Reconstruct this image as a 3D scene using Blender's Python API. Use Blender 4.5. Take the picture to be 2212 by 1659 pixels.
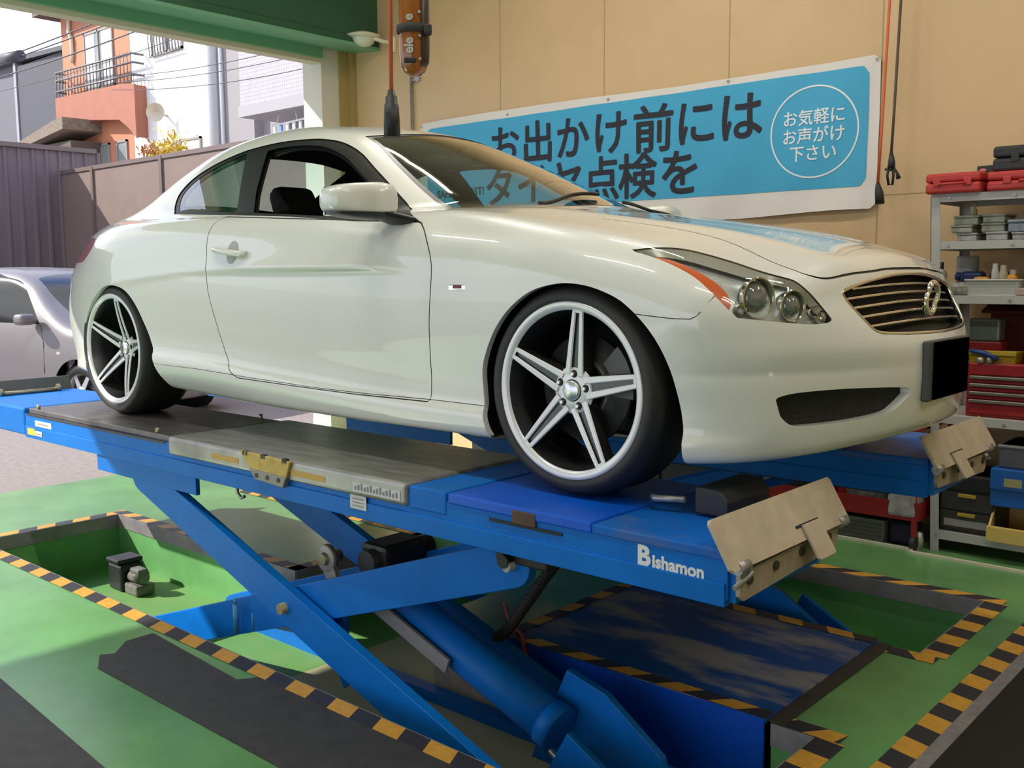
import bpy, bmesh, math, random
import numpy as np
from mathutils import Vector, Matrix, Euler
random.seed(7)
for _o in list(bpy.data.objects): bpy.data.objects.remove(_o)
SC = bpy.context.scene
COL = SC.collection
PH = .75                                  # height of the lift platforms above the shop floor
# ---------------------------------------------------------------- camera
cam = bpy.data.cameras.new('camera')
camo = bpy.data.objects.new('camera', cam); COL.objects.link(camo)
cam.sensor_width = 36; cam.lens = 2146.93/2212*36; cam.clip_start = .05; cam.clip_end = 300
_yaw, _pit, _rol = -.728445, -.111983, -.0079157
_f = Vector((math.cos(_pit)*math.sin(_yaw), math.cos(_pit)*math.cos(_yaw), math.sin(_pit)))
_r = Vector((math.cos(_yaw), -math.sin(_yaw), 0)); _u = _r.cross(_f)
_r2 = _r*math.cos(_rol)+_u*math.sin(_rol); _u2 = _u*math.cos(_rol)-_r*math.sin(_rol)
camo.matrix_world = Matrix(((_r2.x, _u2.x, -_f.x, 1.852398), (_r2.y, _u2.y, -_f.y, -3.200048), (_r2.z, _u2.z, -_f.z, 1.433117), (0, 0, 0, 1)))
cam.dof.use_dof = False
SC.camera = camo
# ---------------------------------------------------------------- sky, sun, exposure
SC.view_settings.view_transform = 'Standard'; SC.view_settings.look = 'None'
SC.view_settings.exposure = 0.0; SC.view_settings.gamma = 1; SC.view_settings.use_curve_mapping = False
w = bpy.data.worlds.new('world'); SC.world = w; w.use_nodes = True
_n = w.node_tree.nodes; _l = w.node_tree.links
_bg = _n['Background']
_tc = _n.new('ShaderNodeTexCoord'); _sep = _n.new('ShaderNodeSeparateXYZ'); _rmp = _n.new('ShaderNodeValToRGB')
_l.new(_tc.outputs['Generated'], _sep.inputs[0]); _l.new(_sep.outputs['Z'], _rmp.inputs[0])
_rmp.color_ramp.elements[0].position = .0; _rmp.color_ramp.elements[0].color = (.80, .86, 1.0, 1)
_rmp.color_ramp.elements[1].position = .7; _rmp.color_ramp.elements[1].color = (.26, .42, .95, 1)
_noi = _n.new('ShaderNodeTexNoise'); _noi.inputs['Scale'].default_value = 2.6; _noi.inputs['Detail'].default_value = 6
_l.new(_tc.outputs['Generated'], _noi.inputs['Vector'])
_r3 = _n.new('ShaderNodeValToRGB'); _r3.color_ramp.elements[0].position = .42; _r3.color_ramp.elements[1].position = .60
_l.new(_noi.outputs['Fac'], _r3.inputs[0])
_mx = _n.new('ShaderNodeMix'); _mx.data_type = 'RGBA'
_l.new(_r3.outputs['Color'], _mx.inputs[0]); _l.new(_rmp.outputs['Color'], _mx.inputs[6]); _mx.inputs[7].default_value = (1, 1, 1, 1)
_l.new(_mx.outputs[2], _bg.inputs['Color'])
_bg.inputs['Strength'].default_value = 1.7
sun = bpy.data.lights.new('sun', 'SUN'); sun.energy = 6.5; sun.angle = math.radians(.6); sun.color = (1, .95, .86)
suno = bpy.data.objects.new('sun', sun); COL.objects.link(suno)
suno.rotation_euler = Vector((1, .80, -.88)).to_track_quat('-Z', 'Y').to_euler()
# ceiling battens: the fluorescent tubes of the workshop
TUBES = []
def ceiling_tube(x, y, z, power, rot=0, length=1.2):
    a = bpy.data.lights.new('tube_light', 'AREA'); a.shape = 'RECTANGLE'; a.size = length; a.size_y = .04
    a.energy = power; a.color = (1, .95, .87)
    o = bpy.data.objects.new('tube_light', a); COL.objects.link(o); o.location = (x, y, z); o.rotation_euler = (0, 0, rot)
    TUBES.append((x, y, z, rot, length))
for _x, _y in ((-3.2, -1.9), (-2.42, .76), (-.9, -1.9), (-.9, .9), (1.4, -1.9), (1.4, .9), (3.4, -1.9), (3.4, .9)):
    ceiling_tube(_x, _y, 4.20, 21, -.39 if _x == -2.42 else 0, 1.0 if _x == -2.42 else 1.2)
# ---------------------------------------------------------------- helpers
MATS = {}
def mat(name, col, rough=.5, metal=0., var=0., scale=8., coat=0., spec=.5, col2=None, bump=0., bscale=60., emit=0., trans=0., detail=4., thr=None, stretch=None, alpha=1.0):
    if name in MATS: return MATS[name]
    m = bpy.data.materials.new(name); m.use_nodes = True; MATS[name] = m
    nt = m.node_tree; b = nt.nodes['Principled BSDF']
    c = (*col, 1)
    b.inputs['Base Color'].default_value = c; b.inputs['Roughness'].default_value = rough; b.inputs['Metallic'].default_value = metal
    b.inputs['Specular IOR Level'].default_value = spec
    if coat: b.inputs['Coat Weight'].default_value = coat; b.inputs['Coat Roughness'].default_value = .03
    if trans: b.inputs['Transmission Weight'].default_value = trans
    if alpha < 1: b.inputs['Alpha'].default_value = alpha
    if emit: b.inputs['Emission Color'].default_value = c; b.inputs['Emission Strength'].default_value = emit
    tc = None
    if var or col2 or bump:
        tc = nt.nodes.new('ShaderNodeTexCoord'); src = tc.outputs['Object']
        if stretch:
            mp = nt.nodes.new('ShaderNodeMapping'); mp.inputs['Scale'].default_value = stretch
            nt.links.new(src, mp.inputs[0]); src = mp.outputs[0]
    if var or col2:
        no = nt.nodes.new('ShaderNodeTexNoise'); no.inputs['Scale'].default_value = scale; no.inputs['Detail'].default_value = detail
        no.inputs['Roughness'].default_value = .6
        nt.links.new(src, no.inputs['Vector'])
        rp = nt.nodes.new('ShaderNodeValToRGB'); nt.links.new(no.outputs['Fac'], rp.inputs[0])
        lo, hi = thr or (.3, .7)
        rp.color_ramp.elements[0].position = lo; rp.color_ramp.elements[1].position = hi
        a = tuple(max(0, v*(1-var)) for v in col); d = col2 or tuple(min(1, v*(1+var)) for v in col)
        rp.color_ramp.elements[0].color = (*(col if col2 else a), 1); rp.color_ramp.elements[1].color = (*d, 1)
        nt.links.new(rp.outputs['Color'], b.inputs['Base Color'])
    if bump:
        n2 = nt.nodes.new('ShaderNodeTexNoise'); n2.inputs['Scale'].default_value = bscale; n2.inputs['Detail'].default_value = 3
        nt.links.new(src, n2.inputs['Vector'])
        bm_ = nt.nodes.new('ShaderNodeBump'); bm_.inputs['Strength'].default_value = bump; bm_.inputs['Distance'].default_value = .01
        nt.links.new(n2.outputs['Fac'], bm_.inputs['Height']); nt.links.new(bm_.outputs['Normal'], b.inputs['Normal'])
    return m
def glass_mat(name, tint, refl_rough=.0, ior=1.5, boost=1.0):
    """thin sheet of glass: see-through with a fresnel reflection"""
    m = bpy.data.materials.new(name); m.use_nodes = True; MATS[name] = m
    nt = m.node_tree; nt.nodes.clear()
    out = nt.nodes.new('ShaderNodeOutputMaterial'); t = nt.nodes.new('ShaderNodeBsdfTransparent'); t.inputs[0].default_value = (*tint, 1)
    g = nt.nodes.new('ShaderNodeBsdfGlossy'); g.inputs['Roughness'].default_value = refl_rough; g.inputs['Color'].default_value = (1, 1, 1, 1)
    ge = nt.nodes.new('ShaderNodeNewGeometry'); dp = nt.nodes.new('ShaderNodeVectorMath'); dp.operation = 'DOT_PRODUCT'
    nt.links.new(ge.outputs['Incoming'], dp.inputs[0]); nt.links.new(ge.outputs['Normal'], dp.inputs[1])
    def mth(op, a, b):
        n_ = nt.nodes.new('ShaderNodeMath'); n_.operation = op
        for i_, q in enumerate((a, b)):
            if q is None: continue
            if isinstance(q, (int, float)): n_.inputs[i_].default_value = q
            else: nt.links.new(q, n_.inputs[i_])
        return n_
    r0 = ((ior-1)/(ior+1))**2
    pw = mth('POWER', mth('SUBTRACT', 1.0, mth('ABSOLUTE', dp.outputs['Value'], None).outputs[0]).outputs[0], 5.0)
    fr = mth('ADD', mth('MULTIPLY', pw.outputs[0], 1-r0).outputs[0], r0)
    mu = mth('MULTIPLY', fr.outputs[0], boost); mu.use_clamp = True
    mx = nt.nodes.new('ShaderNodeMixShader'); nt.links.new(mu.outputs[0], mx.inputs[0]); nt.links.new(t.outputs[0], mx.inputs[1]); nt.links.new(g.outputs[0], mx.inputs[2])
    nt.links.new(mx.outputs[0], out.inputs[0])
    return m
def tag(o, label=None, cat=None, group=None, kind=None):
    if label: o['label'] = label
    if cat: o['category'] = cat
    if group: o['group'] = group
    if kind: o['kind'] = kind
    return o
def empty(name, loc=(0, 0, 0), rz=0., label=None, cat=None, group=None, kind=None):
    o = bpy.data.objects.new(name, None); COL.objects.link(o); o.location = loc; o.rotation_euler = (0, 0, rz)
    o.empty_display_size = .1
    return tag(o, label, cat, group, kind)
class MB:
    """collects shapes, then links them as ONE mesh object"""
    def __init__(s): s.v = []; s.f = []; s.sm = []; s.mi = []; s.cur = 0
    def add(s, vs, fs, smooth=False):
        n = len(s.v); s.v += [tuple(map(float, p)) for p in vs]
        for f in fs: s.f.append([n+i for i in f]); s.sm.append(smooth); s.mi.append(s.cur)
        return s
    def box(s, lo, hi, M=None):
        x0, y0, z0 = lo; x1, y1, z1 = hi
        v = [(x0, y0, z0), (x1, y0, z0), (x1, y1, z0), (x0, y1, z0), (x0, y0, z1), (x1, y0, z1), (x1, y1, z1), (x0, y1, z1)]
        if M is not None: v = [M @ Vector(p) for p in v]
        return s.add(v, [(0, 3, 2, 1), (4, 5, 6, 7), (0, 1, 5, 4), (1, 2, 6, 5), (2, 3, 7, 6), (3, 0, 4, 7)])
    def rbox(s, lo, hi, r=.01, seg=2, M=None):
        bm = bmesh.new(); bmesh.ops.create_cube(bm, size=1)
        for v in bm.verts: v.co = Vector([lo[i]+(v.co[i]+.5)*(hi[i]-lo[i]) for i in range(3)])
        r = min(r, .49*min(hi[i]-lo[i] for i in range(3)))
        bmesh.ops.bevel(bm, geom=bm.edges[:], offset=r, segments=seg, profile=.5, affect='EDGES')
        bm.verts.index_update()
        s.add([(M @ v.co if M is not None else v.co) for v in bm.verts], [[v.index for v in f.verts] for f in bm.faces], False); bm.free()
        return s
    def prism(s, pts, a, b, axis='y', M=None):
        """closed 2D outline extruded from a to b along an axis"""
        n = len(pts); ar = sum(pts[i][0]*pts[(i+1) % n][1]-pts[(i+1) % n][0]*pts[i][1] for i in range(n))
        if ar < 0: pts = pts[::-1]
        def P(p, t):
            q = (p[0], t, p[1]) if axis == 'y' else ((t, p[0], p[1]) if axis == 'x' else (p[0], p[1], t))
            return M @ Vector(q) if M is not None else q
        v = [P(p, a) for p in pts]+[P(p, b) for p in pts]
        fl = axis == 'y'
        fs = [list(range(n))[::1 if fl else -1], [n+i for i in range(n)][::-1 if fl else 1]]
        for i in range(n):
            j = (i+1) % n; q = [i, j, n+j, n+i]; fs.append(q[::-1] if fl else q)
        if (b < a): fs = [f[::-1] for f in fs]
        return s.add(v, fs)
    def tube(s, pts, r, seg=10, caps=True, closed=False):
        pts = [Vector(p) for p in pts]; n = len(pts); vs = []; fs = []
        rr = r if isinstance(r, (list, tuple)) else [r]*n
        pn = None
        for i, p in enumerate(pts):
            a = pts[(i-1) % n] if (closed or i) else p; b = pts[(i+1) % n] if (closed or i < n-1) else p
            t = (b-a).normalized()
            if pn is None:
                h = Vector((0, 0, 1)) if abs(t.z) < .9 else Vector((1, 0, 0)); pn = (h-t*h.dot(t)).normalized()
            else: pn = (pn-t*pn.dot(t)).normalized()
            bn = t.cross(pn)
            for k in range(seg):
                an = 2*math.pi*k/seg; vs.append(p+(pn*math.cos(an)+bn*math.sin(an))*rr[i])
        m = n if closed else n-1
        for i in range(m):
            for k in range(seg):
                k2 = (k+1) % seg; j = (i+1) % n
                fs.append([i*seg+k, i*seg+k2, j*seg+k2, j*seg+k])
        s.add(vs, fs, True)
        if caps and not closed:
            o = len(s.v)-n*seg
            s.f.append([o+k for k in range(seg)][::-1]); s.sm.append(False); s.mi.append(s.cur)
            s.f.append([o+(n-1)*seg+k for k in range(seg)]); s.sm.append(False); s.mi.append(s.cur)
        return s
    def cyl(s, a, b, r, seg=20, r2=None): return s.tube([a, b], [r, r if r2 is None else r2], seg)
    def lathe(s, prof, seg=48, M=None, smooth=True, axis='y', a0=0, a1=2*math.pi):
        """profile (radius, offset along axis) turned about the axis"""
        full = abs(a1-a0-2*math.pi) < 1e-6; n = len(prof); vs = []; fs = []
        ks = seg if full else seg+1
        for k in range(ks):
            a = a0+(a1-a0)*k/seg; c, q = math.cos(a), math.sin(a)
            for r, t in prof:
                p = Vector((r*c, t, r*q)) if axis == 'y' else (Vector((r*c, r*q, t)) if axis == 'z' else Vector((t, r*c, r*q)))
                vs.append(M @ p if M is not None else p)
        for k in range(seg):
            k2 = (k+1) % ks
            for i in range(n-1): fs.append([k*n+i, k*n+i+1, k2*n+i+1, k2*n+i])
        return s.add(vs, fs, smooth)
    def islands(s):
        par = list(range(len(s.v)))
        def fd(i):
            while par[i] != i: par[i] = par[par[i]]; i = par[i]
            return i
        for f in s.f:
            for i in f[1:]: par[fd(i)] = fd(f[0])
        out = {}
        for k, f in enumerate(s.f): out.setdefault(fd(f[0]), []).append(k)
        res = []
        for ks in out.values():
            mb = MB(); mp = {}
            for k in ks:
                for i in s.f[k]:
                    if i not in mp: mp[i] = len(mb.v); mb.v.append(s.v[i])
                mb.f.append([mp[i] for i in s.f[k]]); mb.sm.append(s.sm[k]); mb.mi.append(s.mi[k])
            res.append(mb)
        return res
    def build(s, name, m, parent=None, loc=(0, 0, 0), bevel=0., split=False, rot=None):
        if split:
            return [q.build(name, m, parent, loc, bevel, False, rot) for q in s.islands()][0]
        me = bpy.data.meshes.new(name); me.from_pydata(s.v, [], s.f)
        ms = m if isinstance(m, (list, tuple)) else [m]
        for q in ms: me.materials.append(q)
        me.polygons.foreach_set('use_smooth', s.sm); me.polygons.foreach_set('material_index', s.mi)
        me.validate(); me.update()
        o = bpy.data.objects.new(name, me); COL.objects.link(o); o.location = loc
        if rot: o.rotation_euler = rot
        if parent: o.parent = parent
        if bevel:
            bv = o.modifiers.new('bevel', 'BEVEL'); bv.width = bevel; bv.segments = 2; bv.limit_method = 'ANGLE'; bv.angle_limit = math.radians(40)
        return o
def copy_tree(o, parent=None):
    c = o.copy(); COL.objects.link(c); c.parent = parent
    for ch in [q for q in list(COL.objects) if q.parent == o]: copy_tree(ch, c)
    return c
def rot_to(d, up=(0, 0, 1)):
    return Vector(d).normalized().to_track_quat('Z', 'Y').to_matrix().to_4x4()
def text_geo(body, size=1., bold=0., ext=.001, align='LEFT', shear=0., space=1.):
    """lettering as plain geometry (verts, faces) in its own xy plane"""
    c = bpy.data.curves.new('lettering', 'FONT'); c.body = body; c.size = size; c.offset = bold; c.extrude = ext
    c.align_x = align; c.align_y = 'CENTER'; c.shear = shear; c.space_character = space; c.resolution_u = 3
    o = bpy.data.objects.new('lettering', c); COL.objects.link(o)
    bpy.context.view_layer.update()
    me = bpy.data.meshes.new_from_object(o.evaluated_get(bpy.context.evaluated_depsgraph_get()))
    v = [p.co.copy() for p in me.vertices]; f = [list(p.vertices) for p in me.polygons]
    bpy.data.objects.remove(o); bpy.data.curves.remove(c); bpy.data.meshes.remove(me)
    return v, f
def add_text(mb, body, M, **k):
    v, f = text_geo(body, **k); mb.add([M @ p for p in v], f)
def frame_M(o, ex, ey, ez):
    return Matrix(((ex[0], ey[0], ez[0], o[0]), (ex[1], ey[1], ez[1], o[1]), (ex[2], ey[2], ez[2], o[2]), (0, 0, 0, 1)))
def bez(p0, p1, p2, p3, n=12):
    return [tuple((1-t)**3*a+3*(1-t)**2*t*b+3*(1-t)*t*t*c+t**3*d for a, b, c, d in zip(p0, p1, p2, p3)) for t in [i/n for i in range(n+1)]]
def crom(pts, n=6, closed=False):
    """Catmull-Rom curve through points"""
    P_ = [np.array(p, float) for p in pts]; N = len(P_); out = []
    for i in range(N if closed else N-1):
        p0 = P_[(i-1) % N] if closed or i else P_[0]; p1 = P_[i]; p2 = P_[(i+1) % N]; p3 = P_[(i+2) % N] if closed or i < N-2 else P_[-1]
        for k in range(n):
            t = k/n
            out.append(tuple(.5*((2*p1)+(-p0+p2)*t+(2*p0-5*p1+4*p2-p3)*t*t+(-p0+3*p1-3*p2+p3)*t**3)))
    if not closed: out.append(tuple(P_[-1]))
    return out
chrome = mat('chrome', (.86, .84, .80), rough=.08, metal=1)
# ---------------------------------------------------------------- the workshop shell
green = mat('green_epoxy_floor', (.140, .335, .118), rough=.27, var=.22, scale=1.6, bump=.03, bscale=25, spec=.5)
pit_green = mat('green_pit_paint', (.15, .40, .13), rough=.5, var=.18, scale=3)
concrete = mat('bare_concrete', (.55, .46, .36), rough=.85, var=.25, scale=6)
cream = mat('cream_wall_panel', (.66, .455, .245), rough=.42, var=.05, scale=2)
cream_pale = mat('pale_cream_paint', (.70, .64, .50), rough=.4)
beam_green = mat('green_beam_paint', (.025, .115, .060), rough=.40, var=.08, scale=3)
beam_pale = mat('pale_green_bounce_paint', (.17, .42, .26), rough=.40)  # paler green; on the soffit the bounce light is put into this colour
steel = mat('zinc_steel', (.42, .41, .42), rough=.42, metal=.6, var=.2, scale=20)
asphalt = mat('asphalt', (.29, .25, .235), rough=.9, var=.16, scale=20, bump=.2, bscale=120)
mat_black = mat('rubber_mat', (.042, .040, .041), rough=.62, var=.25, scale=14)
tape_b = mat('tape_black', (.035, .034, .042), rough=.5)
tape_y = mat('tape_amber', (.66, .34, .045), rough=.5, var=.12, scale=30)
def struct(mb, name, m, **k): return tag(mb.build(name, m, **k), kind='structure')
XB = -5.0; WY = 2.45; H3 = 4.45
PN = (-3.84, .60, -1.19, -.40)            # near pit x0 x1 y0 y1
PF = (-3.84, .60, .49, 1.27)              # far pit
TR = (-2.06, -1.10, -.40, .49)            # trench between the pits
PL = (-.70, .45, -.40, .49)               # opening under the blue cover plate
PD = .30
xs = sorted({XB, 6.2, PN[0], PN[1], TR[0], TR[1], PL[0], PL[1]}); ys = sorted({-8.0, WY, PN[2], PN[3], PF[2], PF[3]})
mb = MB()
def in_hole(x, y): return any(a < x < b and c < y < d for a, b, c, d in (PN, PF, TR, PL))
for x0, x1 in zip(xs[:-1], xs[1:]):
    for y0, y1 in zip(ys[:-1], ys[1:]):
        if not in_hole((x0+x1)/2, (y0+y1)/2): mb.add([(x0, y0, 0), (x1, y0, 0), (x1, y1, 0), (x0, y1, 0)], [(0, 1, 2, 3)])
struct(mb, 'floor', green)
# pit linings: walls of the holes, then their floors
mb = MB(); mc = MB()
def wall_seg(m_, p, q, z0, z1):
    m_.add([(p[0], p[1], z0), (q[0], q[1], z0), (q[0], q[1], z1), (p[0], p[1], z1)], [(0, 1, 2, 3)])
for k, (a, b, c, d) in enumerate((PN, PF)):
    wall_seg(mb, (a, c), (b, c), -PD, 0); wall_seg(mb, (a, d), (a, c), -PD, 0); wall_seg(mb, (b, c), (b, d), -PD, 0)
    fary = d if k == 0 else d; 
    if k == 0:
        wall_seg(mb, (TR[0], d), (a, d), -PD, 0); wall_seg(mb, (b, d), (PL[1], d), -PD, 0); wall_seg(mc, (PL[0], d), (TR[1], d), -PD, 0)
    else:
        wall_seg(mc, (-1.3, d), (a, d), -PD, 0); wall_seg(mb, (b, d), (-1.3, d), -PD, 0); wall_seg(mb, (a, c), (TR[0], c), -PD, 0); wall_seg(mb, (TR[1], c), (PL[0], c), -PD, 0); wall_seg(mb, (PL[1], c), (b, c), -PD, 0)
wall_seg(mb, (TR[0], TR[2]), (TR[0], TR[3]), -PD, 0); wall_seg(mc, (TR[1], TR[3]), (TR[1], TR[2]), -PD, 0)
wall_seg(mc, (PL[0], PL[2]), (PL[0], PL[3]), -PD, 0); wall_seg(mb, (PL[1], PL[3]), (PL[1], PL[2]), -PD, 0)
struct(mb, 'wall_pit', pit_green)
struct(mc, 'wall_pit_bare', concrete)
mb = MB(); mc = MB()
BX0, BX1 = -1.62, .12
for x0, x1, y0, y1, b_ in ((PN[0], BX0, PN[2], PF[3], 0), (BX0, BX1, PN[2], PF[2], 1), (BX0, BX1, PF[2], PF[3], 0), (BX1, PN[1], PN[2], PF[2], 0)):
    (mc if b_ else mb).add([(x0, y0, -PD), (x1, y0, -PD), (x1, y1, -PD), (x0, y1, -PD)], [(0, 1, 2, 3)])
struct(mb, 'floor_pit', mat('dusty_green_pit_floor', (.13, .34, .085), rough=.6, col2=(.26, .36, .14), scale=1.1, thr=(.45, .75)))
md = MB(); md.add([(BX1, PF[2], -PD+.002), (PN[1], PF[2], -PD+.002), (PN[1], PF[3], -PD+.002), (BX1, PF[3], -PD+.002)], [(0, 1, 2, 3)]); struct(md, 'floor_pit_front', mat('deep_green_pit_floor', (.05, .26, .06), rough=.5, var=.15, scale=3))  # deeper green than the rest of the pit floor
struct(mc, 'floor_pit_bare', mat('dusty_concrete', (.66, .57, .38), rough=.85, col2=(.46, .46, .26), scale=2.3))
# steel nosing round the pits
mb = MB()
def nosing(p, q, n):
    (x0, y0), (x1, y1) = p, q
    mb.box((min(x0, x1)-(.006 if n[0] > 0 else 0)+0, min(y0, y1), -.075), (max(x0, x1)+(.006 if n[0] < 0 else 0)+.0, max(y0, y1), .001)) if n[1] == 0 else mb.box((min(x0, x1), min(y0, y1)-(.006 if n[1] < 0 else 0), -.075), (max(x0, x1), max(y0, y1)+(.006 if n[1] > 0 else 0), .001))
a, b, c, d = PN
nosing((a, c), (b, c), (0, 1)); nosing((a, d), (TR[0], d), (0, -1)); nosing((a, c), (a, d), (-1, 0)); nosing((b, c), (b, d), (1, 0)); nosing((PL[1], d), (b, d), (0, -1))
nosing((TR[0], TR[2]), (TR[0], TR[3]), (-1, 0))
a, b, c, d = PF
nosing((a, d), (b, d), (0, -1)); nosing((a, c), (TR[0], c), (0, 1)); nosing((b, c), (b, d), (1, 0)); nosing((PL[1], c), (b, c), (0, 1))
struct(mb, 'trim_steel', mat('pit_edge_steel', (.30, .27, .28), rough=.5, metal=.3, var=.2, scale=12))
# hazard tape
def tape(p, q, w, side, name, per=.205, z=.0025, sk_=.5, ph=0.):
    """stripe band from p to q, lying to the left (side=1) or right of the run"""
    p = Vector(p); q = Vector(q); L = (q-p).length; t = (q-p)/L; n = Vector((-t.y, t.x))*side
    mb = MB()
    def P_(s_, f): v = p+t*min(max(s_, 0), L)+n*(w*f); return (v.x, v.y, z)
    k = -2; s0 = -per+ph
    while s0 < L+per:
        for j in (0, 1):
            a0 = s0+j*per/2; a1 = a0+per/2
            if a1 > 0 or a1+sk_*w > 0:
                c0, c1, c2, c3 = a0, a1, a1+sk_*w, a0+sk_*w
                if not (min(c0, c3) >= L or max(c1, c2) <= 0):
                    mb.cur = j
                    f = [0, 1, 2, 3] if side > 0 else [3, 2, 1, 0]
                    mb.add([P_(c0, 0), P_(c1, 0), P_(c2, 1), P_(c3, 1)], [f])
        s0 += per
    return struct(mb, name, [tape_b, tape_y])
TW = .072
tape((PN[0]-TW, PN[2]), (.78, PN[2]), TW, -1, 'trim_1', per=.232, ph=.03)
tape((PN[0], PN[2]), (PN[0], PN[3]), TW, 1, 'trim_2')
tape((PN[0]-TW, PN[3]), (TR[0], PN[3]), TW, 1, 'trim_3')
tape((TR[0], PN[3]), (TR[0], PF[2]), TW, 1, 'trim_4')
tape((PF[0], PF[2]), (TR[0], PF[2]), TW, -1, 'trim_5')
tape((PF[0], PF[3]), (PF[1]+TW, PF[3]), TW, 1, 'trim_6', sk_=1.2)
tape((PF[1], PF[3]), (PF[1], PF[2]), TW+.02, 1, 'trim_7', sk_=.1)
tape((PL[1], PF[2]), (PF[1]+TW, PF[2]), TW, -1, 'trim_8', sk_=.8)
tape((PL[1], PN[3]), (PN[1]+TW, PN[3]), TW, 1, 'trim_9', sk_=.8)
tape((PN[1], PN[3]), (PN[1], PN[2]), TW+.02, 1, 'trim_10', sk_=.1)
tape((.80, 2.2), (.80, -6.5), .085, 1, 'trim_11', sk_=.3, per=.21)
mb = MB(); mb.box((.885, -6.5, 0), (.93, 2.3, .004)); struct(mb, 'trim_12', steel)
mb = MB(); mb.box((.93, -6.5, 0), (2.1, 2.3, .003)); tag(mb.build('rubber_mat', mat('black_mat', (.011, .0105, .011), rough=.55)), 'black strip of matting along the front of the bay', 'mat')
def mat_poly(pts, lab):
    mb = MB(); mb.prism(pts, .0, .0035, 'z'); tag(mb.build('rubber_mat', mat_black), lab, 'mat')
mat_poly([(-1.80, -1.285), (-1.14, -1.325), (-1.10, -1.262), (.90, -1.262), (.90, -1.60), (-1.62, -1.60), (-1.74, -1.535), (-1.71, -1.49), (-1.80, -1.40)], 'long dark grey rubber mat laid beside the near lift pit')
mat_poly([(-2.2, -1.845), (-.4, -1.97), (.90, -2.06), (.90, -3.0), (-2.2, -3.0)], 'dark grey rubber mat at the bottom left corner of the floor')
mb = MB(); mb.box((-1.4, 1.855, 0), (.06, 1.875, .012)); mb.box((.055, 1.82, 0), (.09, 1.90, .018)); mb.box((.08, 1.80, 0), (2.5, 1.825, .012)); struct(mb, 'trim_13', cream_pale)
# walls
mb = MB(); mb.box((XB-.25, WY, 0), (6.2, WY+.15, H3)); struct(mb, 'wall_back', cream)
mb = MB()
for x in [-4.24+.96*i for i in range(11)]:
    mb.box((x-.004, WY-.0015, 0), (x+.004, WY, H3))
mb.box((-.38, WY-.0015, 1.847), (6.2, WY, 1.853))
struct(mb, 'trim_14', mat('panel_joint', (.42, .31, .16), rough=.6))
mb = MB(); mb.box((6.2, -8, 0), (6.35, WY, H3)); struct(mb, 'wall_right', cream)
mb = MB(); mb.box((XB, -8.15, 3.2), (6.35, -8, H3)); mb.box((3.2, -8.15, 0), (6.35, -8, 3.2)); mb.box((XB, -8.15, 0), (XB+.4, -8, 3.2)); struct(mb, 'wall_front', cream)  # unseen wall; its wide opening is added so skylight reaches the car's side
mb = MB(); mb.box((XB-.25, -8.15, H3), (6.35, WY+.15, H3+.15)); struct(mb, 'ceiling', mat('ceiling_white', (.66, .63, .55), rough=.8))
# the wide doorway: its header, shutter box and jamb
mb = MB(); mb.box((XB-.12, -8.15, 3.18), (XB, WY-.33, 3.275)); struct(mb, 'trim_15', cream_pale)
mb = MB(); mb.box((XB-.10, -8.15, 3.215), (XB+.03, WY-.33, H3)); struct(mb, 'wall_left', beam_pale)
mb = MB(); mb.prism([(XB+.03, 3.325), (-4.64, 3.295), (-4.64, 3.35), (-4.655, 3.36), (-4.655, H3), (XB+.03, H3)], -8.0, WY, 'y'); struct(mb, 'trim_16', beam_green)
mb = MB(); mb.prism([(XB+.03, 3.30), (-4.625, 3.27), (-4.625, 3.295), (XB+.03, 3.325)], -8.0, WY, 'y'); struct(mb, 'trim_19', beam_pale)  # beam soffit: floor bounce painted in as a paler green
mb = MB(); mb.box((XB-.25, WY-.33, 0), (XB, WY-.15, H3)); struct(mb, 'trim_17', mat('white_jamb', (.72, .68, .60), rough=.45))
mb = MB(); mb.box((XB-.25, WY-.15, 0), (XB+.02, WY-.05, H3)); mb.box((XB-.2, WY-.05, 0), (XB+.06, WY, H3)); struct(mb, 'trim_18', mat('ochre_jamb', (.42, .30, .12), rough=.5))
# ceiling fittings
for i, (x, y, z, r, L) in enumerate(TUBES):
    e = empty('ceiling_light', (x, y, z+.03), r, 'white tube light batten on the workshop ceiling', 'ceiling light', 'ceiling tube lights')
    mb = MB(); mb.box((-L/2-.03, -.07, 0), (L/2+.03, .07, .17)); mb.build('batten', cream_pale, e)
    MB().cyl((-L/2, 0, -.012), (L/2, 0, -.012), .014, 12).build('tube', mat('tube_glow', (1, .94, .82), emit=6), e)
# ---------------------------------------------------------------- things fixed to the back wall
bn = empty('wall_banner', (-2.27, WY-.012, 1.75), 0, 'long blue cloth banner with Japanese lettering and a white border', 'banner')
def bz(x, v):
    """sheet height: v=0 bottom, 1 top; the lower hem sags a little"""
    top = 2.625+.010*math.sin((x+4.15)*1.7); bot = 1.765+.012*math.sin((x+4.1)*4)
    return bot+(top-bot)*v
def by(x, z): return -.006-.006*math.sin(x*5.1+z*3.0)-.004*math.sin(x*13-z*9)-.018*max(0, .12-(z-1.77))*8*abs(math.sin(x*2.3))
def sheet(x0, x1, z0f, z1f, off, nx=120, nz=30, r=.0):
    mb = MB(); vs = []
    for i in range(nx+1):
        for j in range(nz+1):
            x = x0+(x1-x0)*i/nx; t = j/nz; z = z0f(x)+(z1f(x)-z0f(x))*t
            if r:
                dx = min(x-x0, x1-x)
                if dx < r: k = r-math.sqrt(max(0, r*r-(r-dx)**2)); z = (z0f(x)+k)+(z1f(x)-z0f(x)-2*k)*t
            vs.append((x+2.27, by(x, z)-off, z-1.75))
    mb.add(vs, [[i*(nz+1)+j, (i+1)*(nz+1)+j, (i+1)*(nz+1)+j+1, i*(nz+1)+j+1] for i in range(nx) for j in range(nz)], True)
    return mb
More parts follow.
